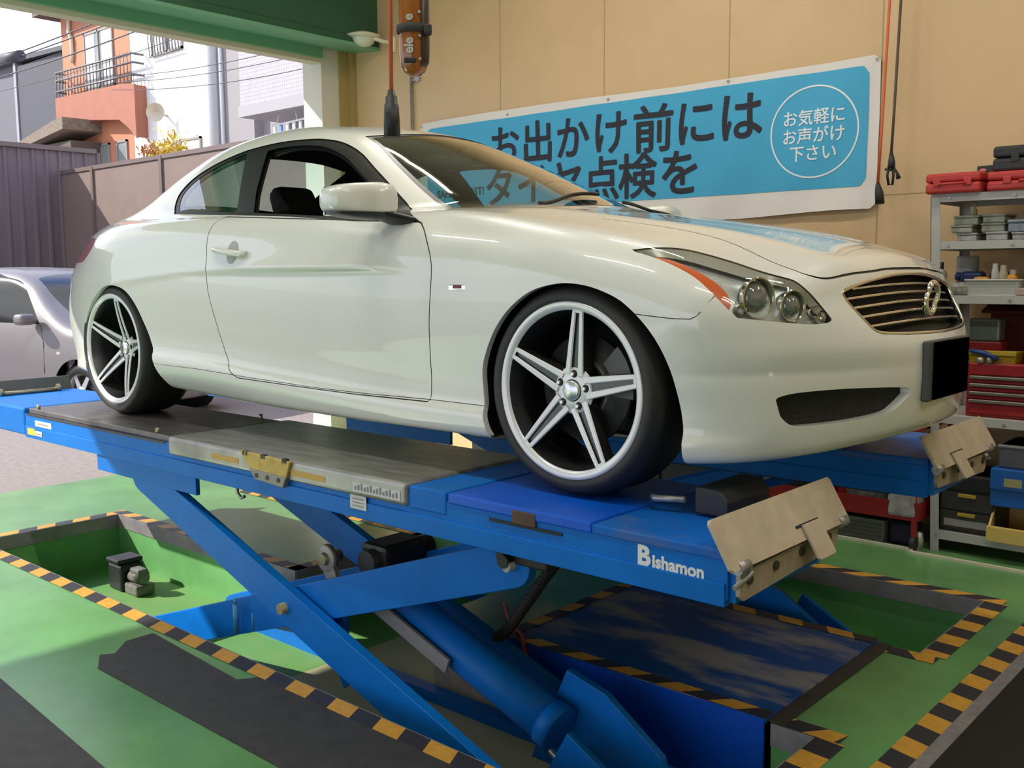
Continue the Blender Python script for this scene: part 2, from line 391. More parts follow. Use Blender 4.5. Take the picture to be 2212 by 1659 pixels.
banner_w = mat('banner_white', (.78, .74, .70), rough=.7); banner_b = mat('banner_blue', (.055, .40, .66), rough=.55)
sheet(-4.15, -.40, lambda x: bz(x, 0), lambda x: bz(x, 1), 0, r=.03).build('cloth', banner_w, bn)
sheet(-4.07, -.462, lambda x: 1.905, lambda x: 2.575, .002, r=.045).build('printed_field', banner_b, bn)
ink = mat('banner_ink', (.018, .018, .030), rough=.6); white_ink = mat('banner_white_ink', (.80, .86, .90), rough=.6)
def wall_text(body, cx, cz, size, m, name, bold=.0, sub=3, align='CENTER', parent=bn, wide=1.0):
    v, f = text_geo(body, size=size, bold=0, ext=0, align=align)
    xs_ = [p.x for p in v]; ys_ = [p.y for p in v]; mx = (min(xs_)+max(xs_))/2; my = (min(ys_)+max(ys_))/2
    mb = MB()
    for k, (ox, oz) in enumerate(((0, 0), (1, 0), (-1, 0), (0, 1), (0, -1), (.7, .7), (-.7, .7), (.7, -.7), (-.7, -.7))):   # heavier strokes: the print laid down with a slight spread
        vs = []
        for p in v:
            X = cx+(p.x-mx)*wide+ox*bold; Z = cz+(p.y-my)+oz*bold; vs.append((X+2.27, by(X, Z)-.0045-.00008*k, Z-1.75))
        mb.add(vs, f)
    return mb.build(name, m, parent)
for ch, x, z, s_ in (('お', -3.22, 2.375, .315), ('出', -2.905, 2.375, .315), ('か', -2.575, 2.375, .315), ('け', -2.245, 2.372, .315), ('前', -1.905, 2.37, .325), ('に', -1.580, 2.372, .315), ('は', -1.252, 2.375, .325),
                    ('タ', -3.28, 2.075, .31), ('イ', -2.97, 2.075, .31), ('ヤ', -2.645, 2.075, .31), ('点', -2.325, 2.072, .315), ('検', -2.025, 2.07, .315), ('を', -1.70, 2.07, .315)):
    wall_text(ch, x, z, s_, ink, 'character', bold=.0062)
for row, z in (('お気軽に', 2.325), ('お声がけ', 2.220), ('下さい', 2.115)): wall_text(row, -.785, z, .098, white_ink, 'small_lettering', bold=.0014)
wall_text('SAFETY FIRST!', -3.70, 2.055, .085, ink, 'small_lettering', bold=.0015)
mb = MB(); vs = []
for k in range(96):
    for r in (.262, .272):
        X = -.785+r*math.cos(2*math.pi*k/96); Z = 2.238+r*math.sin(2*math.pi*k/96)*.985; vs.append((X+2.27, by(X, Z)-.0045, Z-1.75))
mb.add(vs, [[2*k, 2*k+1, (2*k+3) % 192, (2*k+2) % 192] for k in range(96)]); mb.build('ring', white_ink, bn)
mb = MB()
for x in (-4.13, -3.2, -2.27, -1.35, -.42):
    mb.lathe([(.009, 0), (.009, -.004), (.004, -.004), (.004, 0)], 14, Matrix.Translation((x+2.27, by(x, 2.6)-.003, 2.60-1.75)))
mb.build('eyelet', mat('eyelet_pale', (.55, .53, .50), rough=.4, metal=.4), bn, split=True)
# wall lamp beside the beam
wl = empty('wall_lamp', (-4.46, WY, 3.31), 0, 'small pale dish lamp on the wall beside the green beam', 'lamp')
M = Matrix.Translation((-.16, -.19, .03))
mb = MB(); mb.lathe([(.0, .05), (.06, .048), (.145, .02), (.15, .012), (.12, .0), (.10, -.005)], 32, M, axis='z'); mb.build('reflector', mat('lamp_cream', (.78, .72, .56), rough=.35), wl)
mb = MB(); mb.lathe([(.10, -.004), (.085, -.04), (.05, -.062), (0, -.07)], 28, M, axis='z'); mb.build('globe', mat('opal_glass', (.70, .74, .60), rough=.2), wl)
mb = MB(); mb.tube([(0, 0, 0), (-.02, -.10, .0), (-.12, -.18, .045), (-.16, -.19, .075)], .016); mb.rbox((-.035, -.03, -.08), (.035, 0, .05), .008); mb.build('bracket', mat('lamp_cream', (.7, .7, .6)), wl)
# conduit on the wall
mb = MB(); mb.cyl((-4.235, WY-.02, 0), (-4.235, WY-.02, 3.02), .012, 12); mb.cyl((-4.235, WY-.02, 2.98), (-4.16, WY-.02, 2.98), .010, 10); mb.box((-4.18, WY-.028, 2.965), (-4.14, WY, 2.995))
tag(mb.build('wall_pipe', steel), 'thin grey metal pipe running up the cream wall left of the banner', 'pipe')
# hanging cords and tools
orange_c = mat('orange_cord', (.72, .15, .055), rough=.45); blackr = mat('black_rubber', (.022, .021, .024), rough=.5); grey_c = mat('grey_brown_cord', (.10, .075, .055), rough=.5)
e = empty('hanging_cord', (-.56, -1.055, 1.86), 0, 'orange hanging cord ending in a long black plug in front of the car roof', 'cord')
MB().tube([(0.005, .012, H3-1.86), (.004, .01, 1.2), (.002, .004, .6), (0, 0, .13)], .0068, 10).build('cord', orange_c, e)
MB().tube([(0, 0, .0), (0, 0, .055), (0, 0, .10), (0, 0, .101), (0, 0, .125), (0, 0, .127), (0, 0, .145)], [.0262, .0250, .0225, .0195, .0180, .0135, .010], 20).build('plug', blackr, e)
e = empty('work_light', (-.50, -1.01, 2.045), math.radians(47), 'orange tubular inspection light hung upside down with a black strap', 'work light')
mb = MB(); amber = mat('orange_translucent_case', (.34, .105, .02), rough=.18, coat=.6, var=.2, scale=9)
prof = [(0, 0), (.018, .002), (.034, .013), (.042, .035), (.0455, .07), (.0455, .22), (.047, .30), (.048, .75)]
mb.lathe(prof, 32, Matrix.Scale(.80, 4, (0, 1, 0)), axis='z'); mb.build('case', amber, e)
mb = MB(); mb.lathe([(.0, .002), (.028, .010), (.0462, .040), (.0492, .08), (.0492, .75), (.043, .75), (.040, .06)], 20, Matrix.Scale(.84, 4, (0, 1, 0)), axis='z', a0=math.radians(-62), a1=math.radians(10)); mb.build('dark_rib', mat('work_light_dark', (.045, .028, .02), rough=.3), e)
mb = MB(); mb.lathe([(.050, .128), (.0535, .130), (.0535, .152), (.050, .154)], 32, Matrix.Scale(.84, 4, (0, 1, 0)), axis='z'); mb.rbox((.030, -.045, .120), (.056, -.01, .150), .006); mb.build('strap', mat('strap_black', (.035, .034, .038), rough=.7), e)
mb = MB(); mb.rbox((-.032, -.041, .034), (.006, -.026, .050), .004); mb.build('switch', blackr, e)
mb = MB()
M = frame_M((-.016, -.0385, .062), (0, 0, 1), (-1, 0, 0), (0, -1, 0))
add_text(mb, 'ele', M, size=.040, bold=.0012, ext=.002); mb.build('lettering', mat('work_light_grey_print', (.55, .52, .50), rough=.4), e); mb = MB()
M = frame_M((-.016, -.0385, .160), (0, 0, 1), (-1, 0, 0), (0, -1, 0))
add_text(mb, 'e', M, size=.040, bold=.0012, ext=.002)
mb.build('lettering', mat('work_light_grey_print', (.55, .52, .50), rough=.4), e)
mb = MB(); 
for x, z in ((.018, .185), (.018, .115), (.018, .045)): mb.lathe([(.005, -.002), (.004, -.004), (0, -.004)], 10, Matrix.Translation((x, -.0365, z)))
mb.build('screw', steel, e, split=True)
MB().tube([(0, 0, .74), (0, 0, 2.38)], .006, 8).build('cord', blackr, e)
e = empty('hanging_cord', (-.33, 2.28, 1.79), 0, 'thin orange cord with a black plug hanging right of the banner', 'cord')
MB().tube([(.03, .03, H3-1.79), (.022, .02, 1.1), (.006, .006, .4), (-.004, 0, .11)], .008, 8).build('cord', orange_c, e)
MB().tube([(.012, 0, 0), (.006, 0, .06), (-.002, 0, .10), (-.004, 0, .115)], [.025, .023, .014, .009], 14).build('plug', blackr, e)
e = empty('hanging_cord', (-.265, 2.28, 1.89), 0, 'grey brown cord with black clips bunched at its end beside the shelf', 'cord')
MB().tube([(.035, .03, H3-1.89), (.02, .02, 1.1), (.006, .006, .4), (0, 0, .16)], .008, 8).build('cord', grey_c, e)
mb = MB(); mb.tube([(0, 0, .17), (.004, 0, .12), (.004, 0, .09)], [.010, .019, .020], 12)
mb.tube([(-.01, 0, .10), (-.018, 0, .05), (-.008, 0, .0), (.012, 0, .0), (.016, 0, .05), (.01, 0, .10)], .0075, 8); mb.tube([(.01, 0, .10), (.036, 0, .06), (.045, 0, .03)], [.007, .008, .014], 8); mb.tube([(-.03, 0, .085), (.03, 0, .075)], .007, 8)
mb.build('clip', blackr, e)
# ---------------------------------------------------------------- the scissor lift: two platforms, each on its own scissor
blue = mat('lift_blue_paint', (.002, .165, .62), rough=.45, var=.10, scale=5, spec=.22)
blue_d = mat('lift_blue_worn', (.003, .13, .56), rough=.45, spec=.25, col2=(.12, .16, .25), scale=3.2, thr=(.50, .78))
plate_grey = mat('slip_plate_steel', (.17, .155, .15), rough=.38, metal=.55, var=.25, scale=7, stretch=(1, 4, 1))
plate_silver = mat('galvanised_plate', (.36, .345, .32), rough=.36, metal=.6, var=.28, scale=5, stretch=(1, 5, 1))
flap_beige = mat('beige_stop_plate', (.56, .46, .355), rough=.5, var=.14, scale=14)
yellow = mat('yellow_plate', (.62, .42, .09), rough=.5, var=.2, scale=30)
sticker_w = mat('white_sticker', (.66, .66, .64), rough=.5); sticker_y = mat('yellow_sticker', (.85, .62, .06), rough=.5)
def lift_half(y0, sd, label):
    """built for the near side (outer face towards -y); sd=-1 mirrors it for the far side"""
    L = empty('scissor_lift', (-1.6, y0*sd, 0), 0, label, 'car lift')
    ox = 1.6
    S = lambda p: (p[0]+ox, p[1]*sd, p[2])
    flip = sd < 0
    SPLIT = {'side_rail', 'lower_flange', 'plate_pin', 'yellow_stripe', 'latch_bolt', 'hinge_bolt', 'hinge_pin', 'arm_carrier', 'cross_shaft', 'hydraulic_union', 'stop_bolt', 'ram_bracket', 'fine_print', 'flap_hinge', 'base_frame'}
    def put(mb, name, m, parent=L, **k):
        if name in SPLIT: k['split'] = True
        mb.v = [S(p) for p in mb.v]
        if flip: mb.f = [f[::-1] for f in mb.f]
        return mb.build(name, m, parent, **k)
    W0, W1 = -.295, .295                       # platform half width about its own centre line
    zt, zb = PH, PH-.145
    # main deck: long box girders
    mb = MB(); mb.prism([(-3.46, zb+.01), (-3.46, zt-.03), (.652, zt-.012), (.652, zb+.012), (.64, zb)], W0+.012, W1-.012, 'y'); put(mb, 'deck', blue_d, bevel=.004)
    mb = MB(); mb.box((-3.46, W0, zb+.012), (.655, W0+.014, zt-.028)); mb.box((-3.46, W1-.014, zb+.012), (.655, W1, zt-.028)); put(mb, 'side_rail', blue, bevel=.002)
    mb = MB(); mb.box((-3.46, W0-.006, zb-.006), (.65, W0+.03, zb+.055)); mb.box((-3.46, W1-.03, zb-.006), (.65, W1+.006, zb+.055)); put(mb, 'lower_flange', blue, bevel=.003)
    # rear block with its raised tail flap
    mb = MB(); mb.rbox((-4.19, W0-.004, zb), (-3.462, W1+.004, zt), .012); put(mb, 'rear_block', blue)
    mb = MB(); mb.prism([(-4.20, zt-.02), (-4.175, zt-.02), (-4.215, zt+.075), (-4.24, zt+.075)], W0+.01, W1-.01, 'y'); put(mb, 'tail_flap', mat('dark_steel', (.06, .065, .07), rough=.4, metal=.5), bevel=.003)
    mb = MB(); mb.cyl((-4.10, W0+.12, zt+.012), (-4.10, W1-.12, zt+.012), .012, 10); mb.cyl((-4.10, W0+.12, zt+.02), (-4.10, W0+.14, zt+.02), .022, 12); mb.cyl((-4.10, W1-.14, zt+.02), (-4.10, W1-.12, zt+.02), .022, 12); put(mb, 'flap_hinge', mat('brass_grey', (.42, .36, .24), rough=.35, metal=.7))
    # sliding rear plate with corner pins
    mb = MB(); mb.rbox((-3.44, W0+.012, zt-.026), (-2.03, W1-.012, zt), .004); put(mb, 'slip_plate', plate_grey)
    mb = MB()
    for x, y in ((-3.36, W0+.03), (-2.16, W0+.03), (-3.36, W1-.03), (-2.16, W1-.03)): mb.cyl((x, y, zt-.01), (x, y, zt+.022), .009, 12)
    put(mb, 'plate_pin', mat('brass_grey', (.42, .36, .24)))
    mb = MB(); mb.box((-3.44, W0-.002, zt-.036), (-2.05, W0+.012, zt-.026)); put(mb, 'plate_edge', mat('dark_steel', (.06, .065, .07)))
    # raised middle plate
    mb = MB(); mb.rbox((-2.00, W0-.014, zt-.072), (-.51, W1+.014, zt+.006), .014, 3); put(mb, 'middle_plate', plate_silver)
    mb = MB()
    for x0, x1 in ((-1.66, -1.47), (-1.13, -.93)): mb.box((x0, W0-.0155, zt-.048), (x1, W0-.012, zt-.026))
    put(mb, 'yellow_stripe', mat('amber_stripe', (.60, .36, .07), rough=.5))
    # yellow ramp bracket on the side
    mb = MB(); mb.prism([(-1.44, zt+.012), (-1.12, zt+.004), (-1.145, zt-.058), (-1.38, zt-.052)], W0-.026, W0-.014, 'y'); b = put(mb, 'latch_plate', yellow, bevel=.003)
    mb = MB(); mb.prism([(-1.38, zt-.050), (-1.142, zt-.056), (-1.165, zt-.098), (-1.345, zt-.088)], W0-.028, W0-.0, 'y')
    put(mb, 'latch_lower', mat('bare_grey_steel', (.28, .26, .23), rough=.5, metal=.5), bevel=.003)
    mb = MB()
    for x in (-1.42, -1.40, -1.30, -1.285, -1.165, -1.15): mb.box((x, W0-.028, zt-.004), (x+.010, W0-.012, zt+.012))
    for x in (-1.33, -1.26, -1.19): mb.cyl((x, W0-.031, zt-.072), (x, W0-.026, zt-.072), .009, 10)
    put(mb, 'latch_bolt', mat('dark_bolt', (.05, .045, .04), rough=.5))
    # front section with the turntable cover plate
    mb = MB(); mb.rbox((-.505, W0-.004, zt-.075), (-.335, W1+.004, zt), .006); put(mb, 'front_collar', blue)
    mb = MB(); mb.rbox((-.325, W0-.006, zt-.034), (.235, W1+.006, zt), .006); put(mb, 'turntable_cover', mat('lift_blue_bright', (.002, .11, .70), rough=.38, var=.12, scale=4, spec=.4))
    mb = MB(); mb.rbox((-.055, W0-.009, zt-.052), (.035, W0+.012, zt-.010), .004); put(mb, 'cover_lock', mat('rust_brown', (.10, .05, .03), rough=.6, var=.3, scale=30))
    mb = MB(); mb.box((-.15, W0-.0045, zt-.060), (.13, W0-.001, zt-.050)); put(mb, 'cover_slot', mat('slot_dark', (.01, .015, .03), rough=.6))
    mb = MB(); mb.rbox((.235, W0-.004, zt-.034), (.655, W1+.004, zt-.006), .005); put(mb, 'front_plate', blue_d)
    # front stop: end plate and the angled beige flap with its lug
    mb = MB(); mb.box((.652, W0+.012, zb+.004), (.672, W1-.012, zt-.02)); put(mb, 'end_plate', blue, bevel=.002)
    fl = empty('stop_flap', (0, 0, 0)); fl.parent = L
    M = Matrix.Translation((.700, 0, zt-.055)) @ Matrix.Rotation(math.radians(-30), 4, 'Y')
    mb = MB(); mb.prism([(-.345, .012), (.315, .012), (.325, .022), (.325, .140), (.315, .150), (-.345, .150), (-.355, .140), (-.355, .022)], 0, .010, 'x', M); put(mb, 'flap_plate', flap_beige, fl)
    mb = MB(); mb.box((-.0005, .015, .048), (.0118, .150, .056), M); put(mb, 'flap_slot', mat('slot_dark', (.01, .015, .03)), fl)
    mb = MB(); mb.prism([(.044, .052), (.044, -.045), (.052, -.052), (.140, -.052), (.148, -.045), (.148, .052)], .011, .020, 'x', M); put(mb, 'flap_lug', flap_beige, fl, bevel=.002)
    mb = MB(); mb.prism([(-.285, -.010), (.285, .0), (.285, -.045), (.27, -.062), (-.265, -.085), (-.285, -.07)], .672, .684, 'x', Matrix.Translation((0, 0, zt-.050))); put(mb, 'flap_hinge_plate', mat('worn_beige_plate', (.42, .35, .26), rough=.55, var=.2, scale=18), fl)
    mb = MB()
    for y in (-.24, -.10, .05, .22): mb.cyl((.684, y, zt-.085+.03*(y+.24)), (.690, y, zt-.085+.03*(y+.24)), .013, 12)
    put(mb, 'hinge_bolt', mat('dark_bolt', (.05, .045, .04)), fl)
    mb = MB(); mb.cyl((.69, W0-.02, zt-.040), (.69, W0+.03, zt-.040), .017, 14); mb.cyl((.69, W1-.03, zt-.040), (.69, W1+.02, zt-.040), .017, 14); mb.tube([(.688, W0-.025, zt-.088), (.688, W0+.04, zt-.075), (.696, W0+.05, zt-.06)], .007, 8); put(mb, 'hinge_pin', steel, fl)
    # upper carrier under the deck at the rear
    mb = MB(); mb.box((-2.70, W0+.01, zb-.085), (-1.83, W0+.03, zb)); mb.box((-2.70, W1-.03, zb-.085), (-1.83, W1-.01, zb)); put(mb, 'arm_carrier', blue, bevel=.003)
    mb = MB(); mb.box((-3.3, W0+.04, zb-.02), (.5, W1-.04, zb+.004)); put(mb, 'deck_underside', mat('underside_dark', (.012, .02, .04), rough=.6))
    mb = MB(); mb.tube([(-1.585, W0+.05, zb-.01), (-1.585, W0+.05, zb-.045), (-1.56, W0+.05, zb-.062), (-1.535, W0+.05, zb-.052)], .007, 8); put(mb, 'hook', steel)
    # scissor arms
    def arm(p, q, w_, ya, yb, name):
        p = Vector((p[0], 0, p[1])); q = Vector((q[0], 0, q[1])); t = (q-p).normalized(); n = Vector((-t.z, 0, t.x))
        pts = []
        for c, a0 in ((q, -90), (p, 90)):
            for k in range(9):
                a = math.radians(a0+k*22.5); v = c+t*(w_/2*math.cos(a))+n*(w_/2*math.sin(a)); pts.append((v.x, v.z))
        mb = MB(); mb.prism(pts, ya, yb, 'y'); return put(mb, name, blue, bevel=.003)
    A0, A1 = (-2.30, .545), (-.12, -.205); B0, B1 = (-2.36, -.215), (-.12, .545); pv = (-1.235, .172)
    for (ya, yb) in ((W0+.012, W0+.052), (W1-.052, W1-.012)): arm(A0, A1, .145, ya, yb, 'scissor_arm')
    for (ya, yb) in ((W0+.062, W0+.10), (W1-.10, W1-.062)): arm(B0, B1, .145, ya, yb, 'scissor_arm')
    mb = MB(); mb.cyl((pv[0], W0-.012, pv[1]), (pv[0], W1+.012, pv[1]), .021, 18); put(mb, 'pivot_pin', mat('brass_grey', (.42, .36, .24)))
    mb = MB()
    for c in (A0, A1, B0, B1): mb.cyl((c[0], W0+.035, c[1]), (c[0], W1-.035, c[1]), .018, 14)
    put(mb, 'cross_shaft', steel)
    # cross tube and safety lever
    mb = MB(); mb.cyl((-1.02, -.06, .335), (-1.02, W1-.03, .335), .050, 18); mb.rbox((-1.10, -.02, .27), (-.95, .20, .40), .02); put(mb, 'cross_tube', mat('greasy_black_steel', (.018, .017, .017), rough=.45, var=.3, scale=20))
    mb = MB(); M = Matrix.Translation((-1.19, -.11, .335))
    mb.lathe([(.026, -.012), (.052, -.012), (.055, -.008), (.055, .012), (.026, .012), (.026, -.012)], 28, M)
    mb.prism([(-.02, -.045), (.045, -.02), (.13, -.19), (.075, -.20)], -.010, .010, 'y', M); put(mb, 'safety_lever', mat('cast_grey', (.38, .36, .32), rough=.5, metal=.3))
    mb = MB(); mb.cyl((-1.19, -.14, .335), (-1.19, -.05, .335), .024, 16); put(mb, 'lever_pin', mat('brass_grey', (.42, .36, .24)))
    # hydraulic ram
    c0 = Vector((-.04, 0, -.10)); c1 = Vector((-.93, 0, .22)); dv = (c1-c0).normalized()
    MBc = MB(); MBc.cyl(c0+dv*.10, c1-dv*.06, .074, 28); MBc.cyl(c0+dv*.085, c0+dv*.14, .081, 28); put(MBc, 'ram_cylinder', blue)
    mb = MB(); mb.cyl(c1-dv*.12, c1+dv*.12, .030, 18); put(mb, 'ram_rod', chrome)
    n2 = Vector((-dv.z, 0, dv.x))
    mb = MB(); M = frame_M(c1-dv*.03+Vector((0, -.095, -.04)), tuple(-dv), (0, 1, 0), tuple(n2)); mb.box((-.05, -.006, -.05), (.37, .006, .005), M); put(mb, 'rack_guard', mat('grey_guard', (.30, .29, .29), rough=.5))
    mb = MB()
    for dy, s_ in ((-.05, 0), (.03, .05)): mb.cyl(c0+dv*(.06-s_*.3)+Vector((0, dy-.03, -.02)), c0-dv*.14+Vector((.0, dy-.03, -.06)), .010, 10)
    put(mb, 'hydraulic_union', mat('union_zinc', (.50, .50, .48), rough=.3, metal=.8))
    # base frame in the pit with the lower ram bracket
    mb = MB(); mb.box((-2.55, W0+.01, -.30), (.30, W0+.07, -.255)); mb.box((-2.55, W1-.07, -.30), (.30, W1-.01, -.255)); mb.box((.05, W0+.01, -.30), (.20, W1-.01, -.22)); put(mb, 'base_frame', blue)
    mb = MB(); mb.prism([(-.32, -.26), (.26, -.26), (.22, -.09), (.0, .06), (-.16, .10)], .085, .115, 'y'); mb.prism([(-.14, -.26), (.26, -.26), (.22, -.12), (.0, .0)], -.115, -.09, 'y'); put(mb, 'ram_bracket', blue, bevel=.004)
    mb = MB(); mb.box((-1.07, W0+.10, -.02), (-.99, W0+.125, .17)); mb.prism([(-1.07, .02), (-.99, .02), (-1.0, -.10), (-1.035, -.13), (-1.06, -.09)], W0+.125, W0+.145, 'y'); put(mb, 'latch_arm', blue, bevel=.003)
    mb = MB(); mb.cyl((-1.60, W0+.03, -.02), (-1.60, W0+.03, .10), .012, 10); mb.cyl((-1.60, W0+.03, .10), (-1.60, W0+.03, .125), .006, 8); mb.cyl((-1.48, W0+.03, .02), (-1.48, W0+.03, .09), .004, 8); put(mb, 'stop_bolt', mat('bolt_blue', (.05, .25, .50), rough=.4))
    if sd > 0:
        # stickers and the maker's lettering on the outer rail
        def stk(x, z, w_, h_, m, name): mb = MB(); yy = W0-.0072 if z < zt-.09 else W0-.0005; mb.box((x, yy-.0017, z), (x+w_, yy, z+h_)); return put(mb, name, m)
        s1 = stk(-3.34, zt-.083, .19, .030, sticker_w, 'sticker'); s1['label'] = 'white sticker near the rear of the rail'
        s2 = stk(-3.42, zt-.132, .085, .034, sticker_y, 'sticker'); s2['label'] = 'yellow warning sticker'
        stk(-3.33, zt-.131, .08, .026, sticker_w, 'sticker')
        s3 = stk(-.80, zt-.118, .085, .048, sticker_w, 'sticker'); s3['label'] = 'small square white sticker below the silver plate'
        mb = MB(); mb.box((-.775, W0-.0158, zt-.055), (-.535, W0-.0142, zt-.022)); sl = put(mb, 'plate_label', sticker_w)
        grey_ink = mat('sticker_grey_ink', (.22, .22, .25), rough=.6)
        mb = MB()
        for k in range(3): mb.box((-.788, W0-.0098, zt-.108+.012*k), (-.728, W0-.0088, zt-.105+.012*k))
        mb.box((-3.31, W0-.0030, zt-.070), (-3.19, W0-.0022, zt-.066)); mb.box((-3.32, W0-.0098, zt-.122), (-3.26, W0-.0088, zt-.118))
        for k in range(14): mb.box((-.765+.016*k, W0-.0165, zt-.048), (-.756+.016*k, W0-.0158, zt-.036+.006*(k % 3)))
        put(mb, 'fine_print', grey_ink)
        mb = MB(); M = frame_M((.385, W0-.001, zt-.066), (1, 0, -.015), (0, 0, 1), (0, -1, 0))
        v, f = text_geo('B', size=.074, bold=.0030, ext=.001); mb.add([M @ p for p in v], f)
        M = frame_M((.432, W0-.001, zt-.074), (1, 0, -.015), (0, 0, 1), (0, -1, 0))
        v, f = text_geo('ishamon', size=.047, bold=.0016, ext=.001, space=1.0); mb.add([M @ p for p in v], f)
        put(mb, 'maker_lettering', mat('lettering_white', (.85, .85, .82), rough=.5))
        mb = MB(); mb.cyl((-.13, W0+.03, zb-.045), (-.13, W0+.06, zb-.045), .022, 14); mb.rbox((-.19, W0+.06, zb-.06), (.02, W0+.12, zb), .01); put(mb, 'limit_switch', mat('greasy_black_steel', (.018, .017, .017)))
    return L
lift_half(-.765, 1, 'near blue scissor lift platform carrying the right wheels of the car')
FAR = lift_half(-.765, -1, 'far blue scissor lift platform under the left wheels of the car')
FAR.location.x -= .045
# wheel chock in front of the near front tyre
ck = empty('wheel_chock', (.38, -.70, PH), 0, 'dark rubber wheel chock with a metal handle in front of the front tyre', 'wheel chock')
mb = MB(); mb.prism([(.02, 0), (.125, 0), (.125, .045), (.10, .074), (.05, .078), (.02, .076)], -.10, .15, 'y'); mb.build('wedge', blackr, ck, bevel=.006)
MB().tube([(-.01, -.10, .035), (-.10, -.12, .030), (-.12, -.10, .028)], .010, 8).build('handle', steel, ck)
# corrugated hydraulic hose from the platform down to the floor
mb = MB(); pts = [(-.10, -.60, .60), (-.26, -.60, .44), (-.42, -.58, .25), (-.56, -.54, .10), (-.69, -.48, .024), (-.78, -.42, .022)]
pc = crom(pts, 14); n = len(pc)
fine = []
for i in range(n-1):
    for k in range(3): fine.append(tuple(np.array(pc[i])*(1-k/3)+np.array(pc[i+1])*k/3))
mb.tube(fine, [.017 if i % 3 else .022 for i in range(len(fine))], 10); tag(mb.build('ribbed_hose', mat('hose_black', (.030, .026, .022), rough=.55)), 'black ribbed hose hanging from the platform down to the floor', 'hose')
mb = MB(); mb.tube(crom([(-.95, -.12, .012), (-.75, -.30, .014), (-.62, -.38, .02), (-.55, -.44, -.02), (-.40, -.47, -.18), (.1, -.62, -.27), (.5, -.7, -.28)], 6), .008, 8); tag(mb.build('orange_hose', mat('orange_red_hose', (.50, .07, .035), rough=.5)), 'thin orange red hose lying over the edge of the pit', 'hose')
# blue cover plate bridging the two pits
cp = empty('cover_plate', (-.12, .045, 0), 0, 'worn blue steel cover plate taped in black and amber between the two pits', 'cover plate')
mb = MB(); mb.box((-.60, -.455, -.004), (.555, .46, .012)); mb.build('plate', mat('worn_blue_plate', (.008, .075, .30), rough=.5, col2=(.27, .265, .275), scale=1.7, thr=(.47, .58), stretch=(.8, 2.4, 1)), cp, bevel=.002)
mb = MB(); mb.box((-.60, -.457, -.09), (-.20, -.449, .010)); mb.box((-.20, -.459, -.30), (.55, -.449, .010)); mb.box((-.20, -.449, -.30), (-.19, -.30, 0)); mb.build('apron', mat('deep_blue_apron', (.002, .085, .60), rough=.4), cp)
mb = MB(); mb.box((.557, -.44, .0), (.612, .45, .006)); mb.build('edge_strip', mat('dark_edge_strip', (.055, .045, .038), rough=.6), cp)
def tape_part(p, q, w_, side, per=.21, sk_=.9):
    o = tape(p, q, w_, side, 'tape', per=per, z=.0145, sk_=sk_)
    del o['kind']; o.parent = cp; o.matrix_parent_inverse = Matrix.Translation((.12, -.045, 0)); return o
tape_part((-.72, -.41), (.435, -.41), .062, 1); tape_part((-.72, .505), (.435, .505), .062, -1, sk_=.6); tape_part((-.72, -.35), (-.72, .44), .06, -1, sk_=.2)
# small black pump at the rear of the near pit
pm = empty('pump', (-3.30, -.62, -PD), 0, 'small dark pump box standing in the rear corner of the near pit', 'pump')
mb = MB(); mb.rbox((-.13, -.06, 0), (.02, .08, .15), .015); mb.rbox((-.14, -.065, .15), (.0, .085, .175), .008); mb.build('motor', blackr, pm)
mb = MB(); mb.rbox((.03, -.05, 0), (.17, .06, .06), .012); mb.cyl((.04, 0, .09), (.16, 0, .10), .035, 14); mb.rbox((.06, -.03, .11), (.16, .03, .145), .01); mb.build('valve_body', mat('pump_grey', (.16, .15, .14), rough=.5, var=.4, scale=20), pm)
# ---------------------------------------------------------------- car body as a smooth implicit solid
def spl(xs, ys):
    """smooth monotone-ish cubic through points, constant slope outside"""
    xs = np.asarray(xs, float); ys = np.asarray(ys, float)
    h = np.diff(xs); d = np.diff(ys)/h
    m = np.zeros_like(xs)
    m[1:-1] = (d[:-1]*h[1:]+d[1:]*h[:-1])/(h[:-1]+h[1:])
    m[0] = d[0]; m[-1] = d[-1]
    def f(x):
        x = np.asarray(x, float)
        i = np.clip(np.searchsorted(xs, x)-1, 0, len(xs)-2)
        t = (x-xs[i])/h[i]
        tc = np.clip(t, 0, 1)
        t2 = tc*tc; t3 = t2*tc
        v = (2*t3-3*t2+1)*ys[i]+(t3-2*t2+tc)*h[i]*m[i]+(-2*t3+3*t2)*ys[i+1]+(t3-t2)*h[i]*m[i+1]
        return v+np.where(t < 0, t*h[i]*m[i], 0)+np.where(t > 1, (t-1)*h[i]*m[i+1], 0)
    return f
def sstep(a, b, x):
    t = np.clip((x-a)/(b-a), 0, 1); return t*t*(3-2*t)
def smax(a, b, k): return np.maximum(a, b)+np.maximum(k-np.abs(a-b), 0)**2/(4*k)
def smin(a, b, k): return np.minimum(a, b)-np.maximum(k-np.abs(a-b), 0)**2/(4*k)
f_xf = spl([.10, .16, .22, .30, .40, .47, .51, .55, .59, .63, .67, .71, .80], [.75, .784, .804, .815, .818, .808, .784, .750, .720, .701, .688, .677, .62])
f_c2 = spl([.40, .50, .56, .62, .70, .8], [.46, .33, .21, .17, .17, .25])
f_xr = spl([.15, .22, .32, .50, .70, .84, .92, .98, 1.05], [-3.66, -3.71, -3.77, -3.81, -3.815, -3.80, -3.77, -3.73, -3.66])
f_B = spl([-3.9, -3.75, -3.6, -3.4, -3.2, -3.0, -2.85, -2.6, -2.3, -1.9, -1.2, -.6, -.2, 0, .25, .5, .85], [.59, .668, .745, .823, .872, .896, .903, .903, .897, .889, .886, .886, .892, .896, .890, .87, .80])
